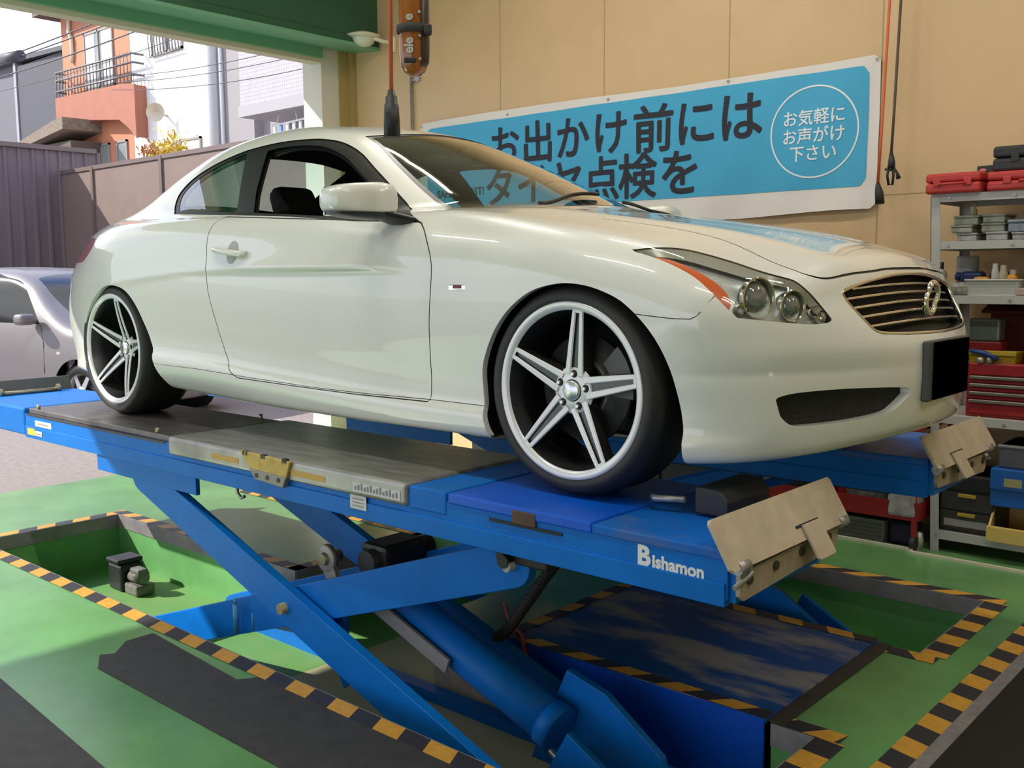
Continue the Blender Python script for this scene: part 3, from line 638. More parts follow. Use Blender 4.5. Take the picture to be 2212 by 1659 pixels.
f_S = spl([.05, .10, .15, .20, .232, .255, .30, .40, .52, .62, .70, .76, .82, .88, .95, 1.05], [.10, .055, .018, .003, .006, .020, .024, .014, .002, .0, .006, .017, .036, .064, .104, .18])
f_dz = spl([-3.85, -3.3, -3.0, -2.75, -2.2, -1.5, -.8, 0, .6], [-.08, -.02, .035, .07, .075, .035, 0, -.01, -.03])
f_T = spl([-3.9, -3.7, -3.5, -3.2, -2.6, -1.6, -.9, -.6, -.4, -.15, .1, .3, .5, .62, .70, .76, .81, .86], [.965, .985, 1.0, 1.01, 1.0, .97, .955, .94, .918, .88, .845, .812, .768, .735, .708, .68, .645, .58])
f_c = spl([-3.9, -3.3, -2.9, -2.5, -1.5, -.6, 0, .3, .5, .7, .85], [.15, .14, .12, .10, .08, .085, .085, .12, .19, .24, .27])
f_zb = spl([-3.9, -3.3, -2.6, -2.2, -.2, .4, .6, .75, .85], [.24, .20, .17, .15, .145, .145, .155, .185, .21])
f_W = spl([.70, .86, .92, 1.0, 1.1, 1.2, 1.28, 1.36, 1.45], [.905, .815, .784, .739, .680, .617, .562, .500, .42])
f_P = spl([-3.7, -3.55, -3.35, -3.15, -2.95, -2.75, -2.5, -2.2, -1.95, -1.7, -1.5, -1.3, -1.0, -.7, -.45, -.30, -.1],
          [.85, .93, 1.025, 1.108, 1.182, 1.246, 1.312, 1.355, 1.364, 1.350, 1.320, 1.270, 1.160, 1.035, .928, .865, .775])
f_wx = spl([-3.7, -3.2, -2.7, -2.2, -1.8, -1.3, -.9, -.5], [-.26, -.17, -.082, -.025, -.005, 0, -.006, -.02])
def body_lower(x, y, z):
    a = np.sqrt(y*y+1e-6)
    c2 = np.where(z < .40, .45, f_c2(z))
    front = (x-(f_xf(z)-c2*a*a-.8*(.45-c2)*a**4))/np.sqrt(1+(.9*a)**2)
    rear = ((f_xr(z)+.34*a*a)-x)/np.sqrt(1+(.68*a)**2)
    side = a-(f_B(x)-f_S(z-f_dz(x))-.045*sstep(-2.75, -3.4, x)*sstep(.42, .85, z))
    ridge = .012*np.exp(-((a-(.40+.10*sstep(.7, -.5, x)))/.10)**2)*sstep(-.7, -.2, x)*sstep(.80, .55, x)
    top = (z-(f_T(x)-f_c(x)*a*a+ridge))/np.sqrt(1.02+(2*f_c(x)*a)**2)
    bot = f_zb(x)-z
    kst = .06+.08*sstep(-2.5, .3, x)+.06*sstep(-2.5, -3.2, x)
    f = smax(side, top, kst)
    f = smax(smax(f, rear, .13), front, .13-.08*sstep(.45, .62, z))
    return smax(f, bot, .03)
def cabin(x, y, z):
    a = np.sqrt(y*y+1e-6)
    u = x+a*a*.62*sstep(-2.0, -1.1, x)-a*a*.30*sstep(-2.3, -3.0, x)
    prof = f_P(u)-.16*a*a
    sl = (f_P(u+.01)-f_P(u-.01))/.02
    top = (z-prof)/np.sqrt(1+sl*sl)
    side = (a-(f_W(z)+f_wx(x)))/1.15
    return smax(smax(side, top, .10), .70-z, .02)
def fcar(x, y, z):
    k = .025+.07*sstep(-2.0, -2.8, x)
    return smin(body_lower(x, y, z), cabin(x, y, z), k)
def fgrad(P, h=1e-3):
    x, y, z = P.T
    g = np.stack([fcar(x+h, y, z)-fcar(x-h, y, z), fcar(x, y+h, z)-fcar(x, y-h, z), fcar(x, y, z+h)-fcar(x, y, z-h)], -1)/(2*h)
    return g
def surface_nets(lo, hi, h):
    n = [int(math.ceil((hi[i]-lo[i])/h))+1 for i in range(3)]
    ax = [lo[i]+h*np.arange(n[i]) for i in range(3)]
    V = np.empty(n)
    Yg, Zg = np.meshgrid(ax[1], ax[2], indexing='ij')
    for i in range(n[0]):
        V[i] = fcar(np.full_like(Yg, ax[0][i]), Yg, Zg)
    s = V < 0
    c = s[:-1, :-1, :-1].astype(np.int8)
    tot = np.zeros(c.shape, np.int8)
    for dx in (0, 1):
        for dy in (0, 1):
            for dz in (0, 1):
                tot += s[dx:n[0]-1+dx, dy:n[1]-1+dy, dz:n[2]-1+dz]
    act = (tot > 0) & (tot < 8)
    idx = -np.ones(c.shape, np.int64)
    cells = np.argwhere(act)
    idx[act] = np.arange(len(cells))
    pos = np.zeros((len(cells), 3)); cnt = np.zeros(len(cells))
    ci, cj, ck = cells.T
    for d in range(3):
        o = [e for e in range(3) if e != d]
        for b0 in (0, 1):
            for b1 in (0, 1):
                off = [0, 0, 0]; off[o[0]] = b0; off[o[1]] = b1
                i0 = (ci+off[0], cj+off[1], ck+off[2])
                off2 = list(off); off2[d] = 1
                i1 = (ci+off2[0], cj+off2[1], ck+off2[2])
                v0 = V[i0]; v1 = V[i1]
                m = (v0 < 0) != (v1 < 0)
                t = np.where(m, v0/np.where(m, v0-v1, 1), 0)
                p = np.tile(np.array(off, float), (len(cells), 1)); p[:, d] += t
                pos += p*m[:, None]; cnt += m
    P = np.array(lo)+h*(cells+pos/cnt[:, None])
    for _ in range(5):
        g = fgrad(P); f = fcar(*P.T)
        st = -(f/np.maximum((g*g).sum(1), .2))[:, None]*g
        ln = np.linalg.norm(st, axis=1, keepdims=True)
        P = P+st*np.minimum(1, .6*h/np.maximum(ln, 1e-9))
    Q = []
    for d in range(3):
        a, b = [(1, 2), (2, 0), (0, 1)][d]
        sl0 = [slice(None)]*3; sl1 = [slice(None)]*3
        sl0[d] = slice(0, -1); sl1[d] = slice(1, None)
        for e in (a, b):
            sl0[e] = slice(1, -1); sl1[e] = slice(1, -1)
        s0 = s[tuple(sl0)]; s1 = s[tuple(sl1)]
        E = np.argwhere(s0 != s1)
        flip = s1[tuple(E.T)]
        base = E.copy(); base[:, a] += 1; base[:, b] += 1
        def cell(da, db):
            q = base.copy(); q[:, a] -= da; q[:, b] -= db
            return idx[tuple(q.T)]
        q = np.stack([cell(1, 1), cell(0, 1), cell(0, 0), cell(1, 0)], -1)
        q[flip] = q[flip][:, ::-1]
        Q.append(q)
    return P, np.concatenate(Q)
# ---------------------------------------------------------------- cutting the body skin into panels
def sd_poly(Q, poly):
    """signed distance (negative inside) of points to a closed outline"""
    poly = np.asarray(poly, float); d2 = np.full(len(Q), 1e9); ins = np.zeros(len(Q), bool); n = len(poly)
    for i in range(n):
        a = poly[i]; b = poly[(i+1) % n]; e = b-a; L = (e*e).sum()
        if L < 1e-12: continue
        t = np.clip(((Q-a)@e)/L, 0, 1); r = Q-a-t[:, None]*e
        d2 = np.minimum(d2, (r*r).sum(1))
        c = ((a[1] <= Q[:, 1]) & (b[1] > Q[:, 1])) | ((b[1] <= Q[:, 1]) & (a[1] > Q[:, 1]))
        if abs(e[1]) > 1e-12:
            ins ^= c & (Q[:, 0] < a[0]+(Q[:, 1]-a[1])/e[1]*e[0])
    return np.where(ins, -1, 1)*np.sqrt(d2)
def d_line(Q, line):
    line = np.asarray(line, float); d2 = np.full(len(Q), 1e9)
    for a, b in zip(line[:-1], line[1:]):
        e = b-a; L = (e*e).sum()
        if L < 1e-12: continue
        t = np.clip(((Q-a)@e)/L, 0, 1); r = Q-a-t[:, None]*e; d2 = np.minimum(d2, (r*r).sum(1))
    return np.sqrt(d2)
class Skin:
    def __init__(s, P, Q): s.P = P; s.F = [list(q) for q in Q.tolist()]; s.T = ['']*len(s.F)
    def field(s, fn, kind, act, uv):
        """evaluate an outline field on the vertices where act is true; +1 elsewhere"""
        x, y, z = s.P.T; a = np.abs(y); m = act(x, a, z)
        v = np.ones(len(x)); Q = np.stack(uv(x, a, z), -1)
        q = np.asarray(fn, float)
        m = m & (Q[:, 0] > q[:, 0].min()-.08) & (Q[:, 0] < q[:, 0].max()+.08) & (Q[:, 1] > q[:, 1].min()-.08) & (Q[:, 1] < q[:, 1].max()+.08)
        if m.any(): v[m] = (sd_poly if kind == 'area' else d_line)(Q[m], q)
        return v
    def split(s, v, tagname=None, keep_if=None, drop=False):
        """split faces along v = 0; faces with v < 0 get the tag"""
        v = np.where(np.abs(v) < 1e-6, 1e-6, v); neg = v < 0
        newP = []; cache = {}; base = len(s.P)
        F2 = []; T2 = []
        def mid(i, j):
            k = (i, j) if i < j else (j, i)
            if k not in cache:
                t = v[k[0]]/(v[k[0]]-v[k[1]]); newP.append(s.P[k[0]]*(1-t)+s.P[k[1]]*t); cache[k] = base+len(newP)-1
            return cache[k]
        for f, t in zip(s.F, s.T):
            ng = [neg[i] for i in f]
            if (keep_if and not keep_if(t)) or not any(ng):
                F2.append(f); T2.append(t); continue
            if all(ng):
                if not drop: F2.append(f); T2.append(tagname if tagname is not None else t)
                continue
            A = []; B = []
            for k in range(len(f)):
                i = f[k]; j = f[(k+1) % len(f)]
                (A if neg[i] else B).append(i)
                if neg[i] != neg[j]: m = mid(i, j); A.append(m); B.append(m)
            if not drop and len(A) > 2: F2.append(A); T2.append(tagname if tagname is not None else t)
            if len(B) > 2: F2.append(B); T2.append(t)
        if newP: s.P = np.concatenate([s.P, np.array(newP)])
        s.F = F2; s.T = T2
    def score(s, outline, act, uv):
        """run an edge loop along an outline so that a thin strip can be cut there"""
        s.split(s.field(outline, 'area', act, uv), None)
    def cut(s, outline, tagname, act, uv, off=0., kind='area', keep=None, drop=False):
        s.split(s.field(outline, kind, act, uv)+off, tagname, keep, drop)
def skin_obj(name, m, sk, tags, parent, off=0., flip=False, sel=None):
    F = [f for f, t in zip(sk.F, sk.T) if t in tags]
    if sel is not None:
        F = [f for f in F if sel(sk.P[f].mean(0))]
    if not F: return None
    use = sorted({i for f in F for i in f}); mp = {k: i for i, k in enumerate(use)}
    P = sk.P[use]; g = fgrad(P); N = g/np.maximum(np.linalg.norm(g, axis=1, keepdims=True), 1e-9)
    if off: P = P+N*off
    if flip: N = -N
    me = bpy.data.meshes.new(name)
    me.from_pydata([tuple(p) for p in P], [], [[mp[i] for i in (f[::-1] if flip else f)] for f in F])
    me.materials.append(m); me.polygons.foreach_set('use_smooth', [True]*len(me.polygons)); me.update()
    me.normals_split_custom_set_from_vertices([tuple(n) for n in N])
    o = bpy.data.objects.new(name, me); COL.objects.link(o); o.parent = parent
    return o
def bis(fun, lo, hi, n=40):
    """where fun changes from + (at lo) to - (at hi)"""
    lo = np.array(lo, float); hi = np.array(hi, float)
    for _ in range(n):
        m = (lo+hi)/2; neg = fun(m) < 0; hi = np.where(neg, m, hi); lo = np.where(neg, lo, m)
    return (lo+hi)/2
def surf_a(x, z):
    x = np.asarray(x, float); z = np.asarray(z, float)
    return bis(lambda a: fcar(x, a, z), np.full(x.shape, 1.1), np.full(x.shape, .3))
def surf_x(y, z):
    y = np.asarray(y, float); z = np.asarray(z, float)
    return bis(lambda x: fcar(x, y, z), np.full(y.shape, 1.1), np.full(y.shape, .2))
def surf_z(x, y):
    x = np.asarray(x, float); y = np.asarray(y, float)
    return bis(lambda z: fcar(x, y, z), np.full(x.shape, 1.6), np.full(x.shape, .5))
U_SIDE = lambda x, a, z: (x, z)
U_TOP = lambda x, a, z: (x, a)
U_FRONT = lambda x, a, z: (a, z)
U_DIAG = lambda x, a, z: (x-a, z)
# outlines, all in the car's own metres
ARCH_F = crom([(-.30, .10), (-.335, .20), (-.352, .27), (-.352, .37), (-.307, .468), (-.242, .549), (-.163, .608), (-.09, .637), (.002, .650), (.094, .641), (.184, .612), (.24, .577), (.296, .524), (.337, .465), (.366, .391), (.384, .307), (.392, .238), (.395, .144), (.395, .10)], 5)
ARCH_R = crom([(-3.10, .10), (-3.125, .227), (-3.145, .334), (-3.105, .447), (-3.022, .537), (-2.92, .600), (-2.82, .632), (-2.72, .634), (-2.63, .608), (-2.56, .551), (-2.508, .472), (-2.465, .384), (-2.42, .293), (-2.385, .203), (-2.36, .10)], 5)
DLO = crom([(-2.476, .966), (-2.556, 1.013), (-2.575, 1.075), (-2.50, 1.140), (-2.340, 1.194), (-2.145, 1.232), (-2.014, 1.246), (-1.824, 1.254), (-1.642, 1.250), (-1.538, 1.241), (-1.436, 1.219), (-1.320, 1.171), (-1.183, 1.092), (-1.040, 1.010), (-.896, .926)], 5)+[(-.70, .858), (-1.043, .874), (-1.476, .910), (-1.898, .935)]
QGL = crom([(-2.46, .982), (-2.52, 1.02), (-2.535, 1.07), (-2.475, 1.125), (-2.33, 1.177), (-2.14, 1.216), (-2.075, 1.226)], 4)+[(-1.905, .950)]
DWIN = crom([(-1.90, 1.222), (-1.80, 1.228), (-1.642, 1.224), (-1.545, 1.214), (-1.452, 1.192), (-1.340, 1.146), (-1.200, 1.066), (-1.060, .986), (-.985, .94)], 4)+[(-.985, .886), (-1.043, .890), (-1.476, .922), (-1.765, .942), (-1.82, 1.03)]
HEADL = crom([(-.637, .744), (-.526, .751), (-.415, .746), (-.312, .727), (-.214, .703), (-.13, .679), (-.05, .663), (-.005, .652), (.058, .614), (.108, .573)], 4)+crom([(.146, .538), (.04, .534), (-.08, .541), (-.275, .556)], 4)+crom([(-.303, .575), (-.352, .613), (-.42, .667), (-.51, .708), (-.591, .733)], 4)
ORANGE = crom([(-.575, .730), (-.51, .704), (-.42, .662), (-.352, .608), (-.300, .573)], 4)+crom([(-.285, .60), (-.305, .632), (-.36, .676), (-.45, .716), (-.53, .735)], 4)
GRILLE = [(-.43, .628), (-.33, .648), (-.2, .664), (-.1, .671), (0, .673), (.1, .671), (.2, .664), (.33, .648), (.43, .628), (.452, .615), (.440, .58), (.415, .54), (.395, .51), (.36, .497), (.25, .491), (.1, .488), (0, .487), (-.1, .488), (-.25, .491), (-.36, .497), (-.395, .51), (-.415, .54), (-.440, .58), (-.452, .615)]
INTAKE = crom([(.706, .334), (.65, .346), (.515, .350), (.350, .344), (.246, .336)], 4)+crom([(.240, .318), (.285, .288), (.337, .268), (.473, .256), (.589, .252), (.657, .256), (.690, .285)], 4)
HOODF = crom([(.681, 0), (.679, .1), (.667, .29), (.640, .465), (.606, .538), (.56, .566), (.49, .565), (.41, .548), (.317, .535), (.1, .54), (-.2, .575), (-.45, .625), (-.62, .645)], 8)
HOOD = HOODF+[(-.60, .60), (-.52, .42), (-.465, .2), (-.455, 0), (-.455, -.1), (.681, -.1)]
WSHIELD = [(-1.37, -.2), (-1.37, 0), (-1.375, .20), (-1.395, .33), (-1.43, .435)]+crom([(-1.43, .435), (-1.313, .463), (-1.162, .513), (-1.017, .556), (-.902, .584), (-.80, .603), (-.70, .618), (-.63, .622), (-.585, .60)], 4)+crom([(-.55, .52), (-.51, .40), (-.475, .2), (-.46, 0), (-.46, -.2)], 4)
BACKL = [(-2.52, -.2), (-2.52, .2), (-2.55, .42), (-2.62, .455), (-2.85, .475), (-3.05, .50), (-3.16, .505), (-3.23, .40), (-3.27, .2), (-3.28, -.2)]
DOOR = crom([(-.700, .858), (-.643, .817), (-.588, .742), (-.573, .659), (-.588, .490), (-.606, .244)], 5)+[(-1.0, .242), (-1.394, .248), (-1.745, .254)]+crom([(-1.768, .262), (-1.812, .286), (-1.869, .368), (-1.909, .496), (-1.941, .625), (-1.943, .731), (-1.957, .845), (-1.95, .93)], 5)
DOORGAP = DOOR
SILLY = [(-2.42, .279), (-2.047, .274), (-1.669, .261), (-1.2, .250), (-.916, .248), (-.612, .252), (-.32, .252)]
SKIRT = [(-2.45, .05), (-2.45, .279)]+SILLY[1:]+[(-.28, .252), (-.28, .05)]
BGAP = [(.470, .618), (.450, .58), (.432, .553), (.37, .554), (.275, .562), (.2, .57)]
BUMPER = [(.20, .0), (.20, .57), (.275, .562), (.37, .554), (.432, .553), (.470, .618), (.50, .70), (.60, .70), (.65, .675), (.70, .72), (1., .72), (1., 0)]
TAIL = crom([(-3.06, .838), (-3.16, .872), (-3.35, .880), (-3.6, .875), (-3.9, .87), (-3.9, .77), (-3.6, .755), (-3.35, .75), (-3.19, .765)], 4, True)
# ---------------------------------------------------------------- the car
paint = mat('pearl_white_paint', (.80, .80, .75), rough=.34, coat=1.0, spec=.5)
black_trim = mat('black_trim', (.012, .012, .013), rough=.35)
dark = mat('black_plastic', (.010, .010, .011), rough=.6)
seam = mat('panel_seam', (.13, .125, .11), rough=.7)
rubber = mat('tyre_rubber', (.022, .020, .020), rough=.55, bump=.05, bscale=90)
alloy = mat('machined_silver', (.86, .86, .88), rough=.32, metal=.15, coat=.5)
alloy_dark = mat('gunmetal_rim', (.11, .112, .118), rough=.35, metal=.85)
iron = mat('brake_iron', (.16, .155, .15), rough=.45, metal=.9, var=.3, scale=30)
cloth = mat('dark_seat_cloth', (.016, .016, .018), rough=.9)
win_g = glass_mat('window_glass', (.62, .80, .76), 0, 1.5, 1.7)
ws_g = glass_mat('windscreen_glass', (.60, .78, .73), 0, 1.5, 1.9)
lens_g = glass_mat('lamp_lens', (.93, .95, .95), 0, 1.45, 1.0)
car = empty('car', (0, 0, PH), 0, 'white two-door coupe raised on the blue scissor lift', 'car')
SKP, SKQ = surface_nets((-3.88, -.95, .09), (.90, .95, 1.40), .0155)
sk = Skin(SKP, SKQ)
SIDE = lambda x, a, z: a > .45
ANY = lambda t: t == ''
sk.cut(ARCH_F, '', lambda x, a, z: (a > .52) & (z < .70), U_SIDE, drop=True)
sk.cut(ARCH_R, '', lambda x, a, z: (a > .52) & (z < .70), U_SIDE, drop=True)
sk.cut(DLO, 'trim', SIDE, U_SIDE, keep=ANY)
sk.cut(QGL, 'qglass', SIDE, U_SIDE, keep=lambda t: t == 'trim')
sk.cut(DWIN, '', SIDE, U_SIDE, keep=lambda t: t == 'trim', drop=True)
UP = lambda x, a, z: z > .80
sk.cut(WSHIELD, 'frit', UP, U_TOP, keep=ANY)
sk.cut(WSHIELD, 'wshield', UP, U_TOP, off=.022, keep=lambda t: t == 'frit')
sk.cut(BACKL, 'frit2', UP, U_TOP, keep=ANY)
sk.cut(BACKL, 'backlight', UP, U_TOP, off=.03, keep=lambda t: t == 'frit2')
FR = lambda x, a, z: (x > .1) & (z > .2)
sk.cut(HEADL, 'lens', FR, U_DIAG, keep=ANY)
sk.cut(GRILLE+[], 'grille', lambda x, a, z: x > .55, U_FRONT, keep=ANY)
sk.cut(INTAKE, 'intake', lambda x, a, z: x > .5, U_FRONT, keep=ANY)
sk.cut(TAIL, 'tail', lambda x, a, z: (x < -3.0) & (a > .42), U_SIDE, keep=ANY)
G = .0019
sk.score(DOOR, SIDE, U_SIDE); sk.score(BUMPER, lambda x, a, z: (x > .15) & (a > .45), U_SIDE); sk.score(SKIRT, SIDE, U_SIDE)
sk.score(HOOD, lambda x, a, z: (z > .55) & (x > -.8), U_TOP)
sk.cut(DOORGAP+[DOORGAP[0]], 'gap', SIDE, U_SIDE, off=-G, kind='line', keep=ANY)
sk.cut(HOODF, 'gap', lambda x, a, z: (z > .55) & (x > -.7), U_TOP, off=-G, kind='line', keep=ANY)
sk.cut(BGAP, 'gap', SIDE, U_SIDE, off=-G*.7, kind='line', keep=ANY)
sk.cut(SILLY, 'gap', SIDE, U_SIDE, off=-G*.6, kind='line', keep=ANY)
sk.cut(DOOR, 'door', SIDE, U_SIDE, keep=ANY)
sk.cut(HOOD, 'hood', lambda x, a, z: (z > .55) & (x > -.8), U_TOP, keep=ANY)
sk.cut(BUMPER, 'fbumper', lambda x, a, z: x > .15, U_SIDE, keep=ANY)
sk.cut(SKIRT, 'skirt', SIDE, U_SIDE, keep=ANY)
sk.split(np.where((sk.P[:, 0] < -3.0), sk.P[:, 2]-.66, 1.), 'rbumper', ANY)
sk.split(np.where((sk.P[:, 2] > .6) & (np.abs(sk.P[:, 1]) > .45), np.maximum(np.abs(sk.P[:, 0]+.16)-.64, sk.P[:, 2]-.99), 1.), 'fender', ANY)
def part(name, m, tags, lab=None, side=None, parent=car, **k):
    sel = None if side is None else (lambda c: c[1]*side > 0)
    o = skin_obj(name, m, sk, tags, parent, sel=sel, **k)
    if o and lab: o['label'] = lab
    return o
part('body_shell', paint, ('',))
hood_o = part('hood', paint, ('hood',))
fb_o = part('front_bumper', paint, ('fbumper',))
part('rear_bumper', paint, ('rbumper',))
for sd in (-1, 1):
    part('fender', paint, ('fender',), side=sd)
    part('side_skirt', paint, ('skirt',), side=sd)
    d = part('door', paint, ('door',), side=sd)
    wt = part('window_trim', black_trim, ('trim',), side=sd, off=-.004)
    part('quarter_window', win_g, ('qglass',), side=sd, off=-.006)
    part('tail_lamp', mat('tail_lamp_red', (.55, .015, .015), rough=.12, coat=1), ('tail',), side=sd)
part('windshield', ws_g, ('wshield',), off=-.004)
part('windshield_surround', black_trim, ('frit',), off=-.003)
part('rear_window_surround', black_trim, ('frit2',), off=-.003)
part('rear_window', win_g, ('backlight',), off=-.004)
part('panel_gap', seam, ('gap',), off=-.005)
# inside faces of the shell: headlining and door cards
CAB = lambda c: c[2] > .72 and -3.3 < c[0] < -.55
o = skin_obj('headlining', cloth, sk, ('', 'frit2'), car, off=-.028, flip=True, sel=CAB)
for sd in (-1, 1):
    skin_obj('door_card', cloth, sk, ('door', 'trim', 'fender'), car, off=-.03, flip=True, sel=lambda c: c[1]*sd > 0 and c[0] < -.5)
# arch lips and wheel wells
for sd in (-1, 1):
    for poly, nm, cx in ((ARCH_F, 'front', 0.), (ARCH_R, 'rear', -2.85)):
        q = np.array(poly); q = q[(q[:, 1] > .155)]
        a = surf_a(q[:, 0], q[:, 1])
        mb = MB(); n = len(q)
        rows = [[(q[i, 0], sd*(a[i]-t), q[i, 1]) for i in range(n)] for t in (0, .022)]
        sc_ = np.array([[cx, .33]])+(q-np.array([[cx, .33]]))*1.035
        rows.append([(sc_[i, 0], sd*(a[i]-.026), sc_[i, 1]) for i in range(n)])
        for r0, r1 in zip(rows[:-1], rows[1:]):
            mb.add(r0+r1, [[i, i+1, n+i+1, n+i] for i in range(n-1)], True)
        mb.build('arch_lip', paint, car)
        mb = MB()
        rows = [[(sc_[i, 0], sd*y, sc_[i, 1]) for i in range(n)] for y in (.87, .50)]
        rows[0] = [(sc_[i, 0], sd*(a[i]-.026), sc_[i, 1]) for i in range(n)]
        mb.add(rows[0]+rows[1], [[i, i+1, n+i+1, n+i] for i in range(n-1)], True)
        mb.add(rows[1], [list(range(n))], False)
        mb.build('wheel_liner', dark, car)
# underbody and firewall
mb = MB(); mb.rbox((-3.6, -.50, .17), (.55, .50, .30), .03); mb.rbox((-2.3, -.80, .175), (-.42, .80, .27), .02)
mb.box((-.62, -.70, .27), (-.58, .70, .86)); mb.box((.40, -.62, .25), (.42, .62, .62)); mb.box((-3.14, -.62, .3), (-3.10, .62, .88))
mb.tube([(-2.2, -.25, .16), (-3.0, -.3, .17), (-3.5, -.35, .2)], .04)
mb.build('underbody', dark, car)
# ---- recessed openings of the nose
def recess(poly, depth, name, m, back_m, mirror=1, shrink=.0):
    q = np.array(poly, float); x = surf_x(q[:, 0]*mirror, q[:, 1]); n = len(q)
    mb = MB(); r0 = [(x[i], q[i, 0]*mirror, q[i, 1]) for i in range(n)]; r1 = [(x[i]-depth, q[i, 0]*mirror, q[i, 1]) for i in range(n)]
    mb.add(r0+r1, [[i, (i+1) % n, n+(i+1) % n, n+i] for i in range(n)], True)
    mb.build(name, m, car)
    mb = MB(); c = r1
    yc = np.mean([p[1] for p in c]); zc = np.mean([p[2] for p in c]); xc = float(surf_x(np.array([yc]), np.array([zc]))[0]-depth)
    mb.add(c+[(xc, yc, zc)], [[i, (i+1) % n, n] for i in range(n)], True)
    mb.build(name+'_back', back_m, car)
recess(GRILLE, .045, 'grille_recess', black_trim, dark)
def mesh_mat():
    m = mat('black_honeycomb', (.012, .013, .012), rough=.7); nt = m.node_tree; b = nt.nodes['Principled BSDF']
    tc = nt.nodes.new('ShaderNodeTexCoord'); v = nt.nodes.new('ShaderNodeTexVoronoi'); v.inputs['Scale'].default_value = 75; v.inputs['Randomness'].default_value = .12
    nt.links.new(tc.outputs['Object'], v.inputs['Vector'])
    bp = nt.nodes.new('ShaderNodeBump'); bp.inputs['Strength'].default_value = .5; bp.inputs['Distance'].default_value = .01
    nt.links.new(v.outputs['Distance'], bp.inputs['Height']); nt.links.new(bp.outputs['Normal'], b.inputs['Normal'])
    return m
for mr in (-1, 1): recess(INTAKE, .03, 'bumper_intake', paint, mesh_mat(), mr)
# chrome surround and bars
def on_nose(pts, off=0.):
    q = np.array(pts, float); x = surf_x(q[:, 0], q[:, 1]); return [(float(x[i]+off), float(q[i, 0]), float(q[i, 1])) for i in range(len(q))]
grl = empty('grille', (0, 0, 0)); grl.parent = car
gp = crom([(a*.985, .58+(z-.58)*.96) for a, z in GRILLE], 3, True)
MB().tube(on_nose(gp, -.004), .0058, 8, closed=True).build('grille_surround', chrome, grl)
for k, (zc, hw) in enumerate(((.638, .375), (.612, .42), (.585, .425), (.558, .41), (.530, .395))):
    ys = np.linspace(-hw, hw, 33); zz = zc-.016*(ys/.45)**2
    pts = on_nose(np.stack([ys, zz], -1), -.016)
    mb = MB()
    n = len(pts); vs = []
    for x, y, z in pts: vs += [(x-.022, y, z+.003), (x+.002, y, z+.0042), (x+.004, y, z), (x+.001, y, z-.0042), (x-.022, y, z-.003)]
    mb.add(vs, [[i*5+j, i*5+(j+1) % 5, (i+1)*5+(j+1) % 5, (i+1)*5+j] for i in range(n-1) for j in range(5)], True)
    mb.build('grille_bar', chrome, grl)
# nose emblem: two interlocking open loops
em = MB()
for s_ in (1, -1):
    pts = []
    for k in range(29):
        t = math.radians(-60+k*240/28)+(0 if s_ > 0 else math.pi)
        pts.append((.748+.010, s_*.012+.040*math.cos(t), .592+s_*.014+.034*math.sin(t)))
    em.tube(pts, [.0075+.003*math.sin(k/28*math.pi) for k in range(29)], 8)
em.build('emblem', chrome, grl)
# number plate: its face is blacked out
mb = MB(); mb.rbox((.8245, -.160, .293), (.831, .150, .466), .003)
mb.build('number_plate', mat('plate_black', (.0006, .0006, .0006), rough=1.0, spec=0), car)
mb = MB(); mb.rbox((.800, -.188, .288), (.8248, .16, .47), .006); mb.build('plate_holder', mat('plate_holder_grey', (.07, .07, .075), rough=.5), car)
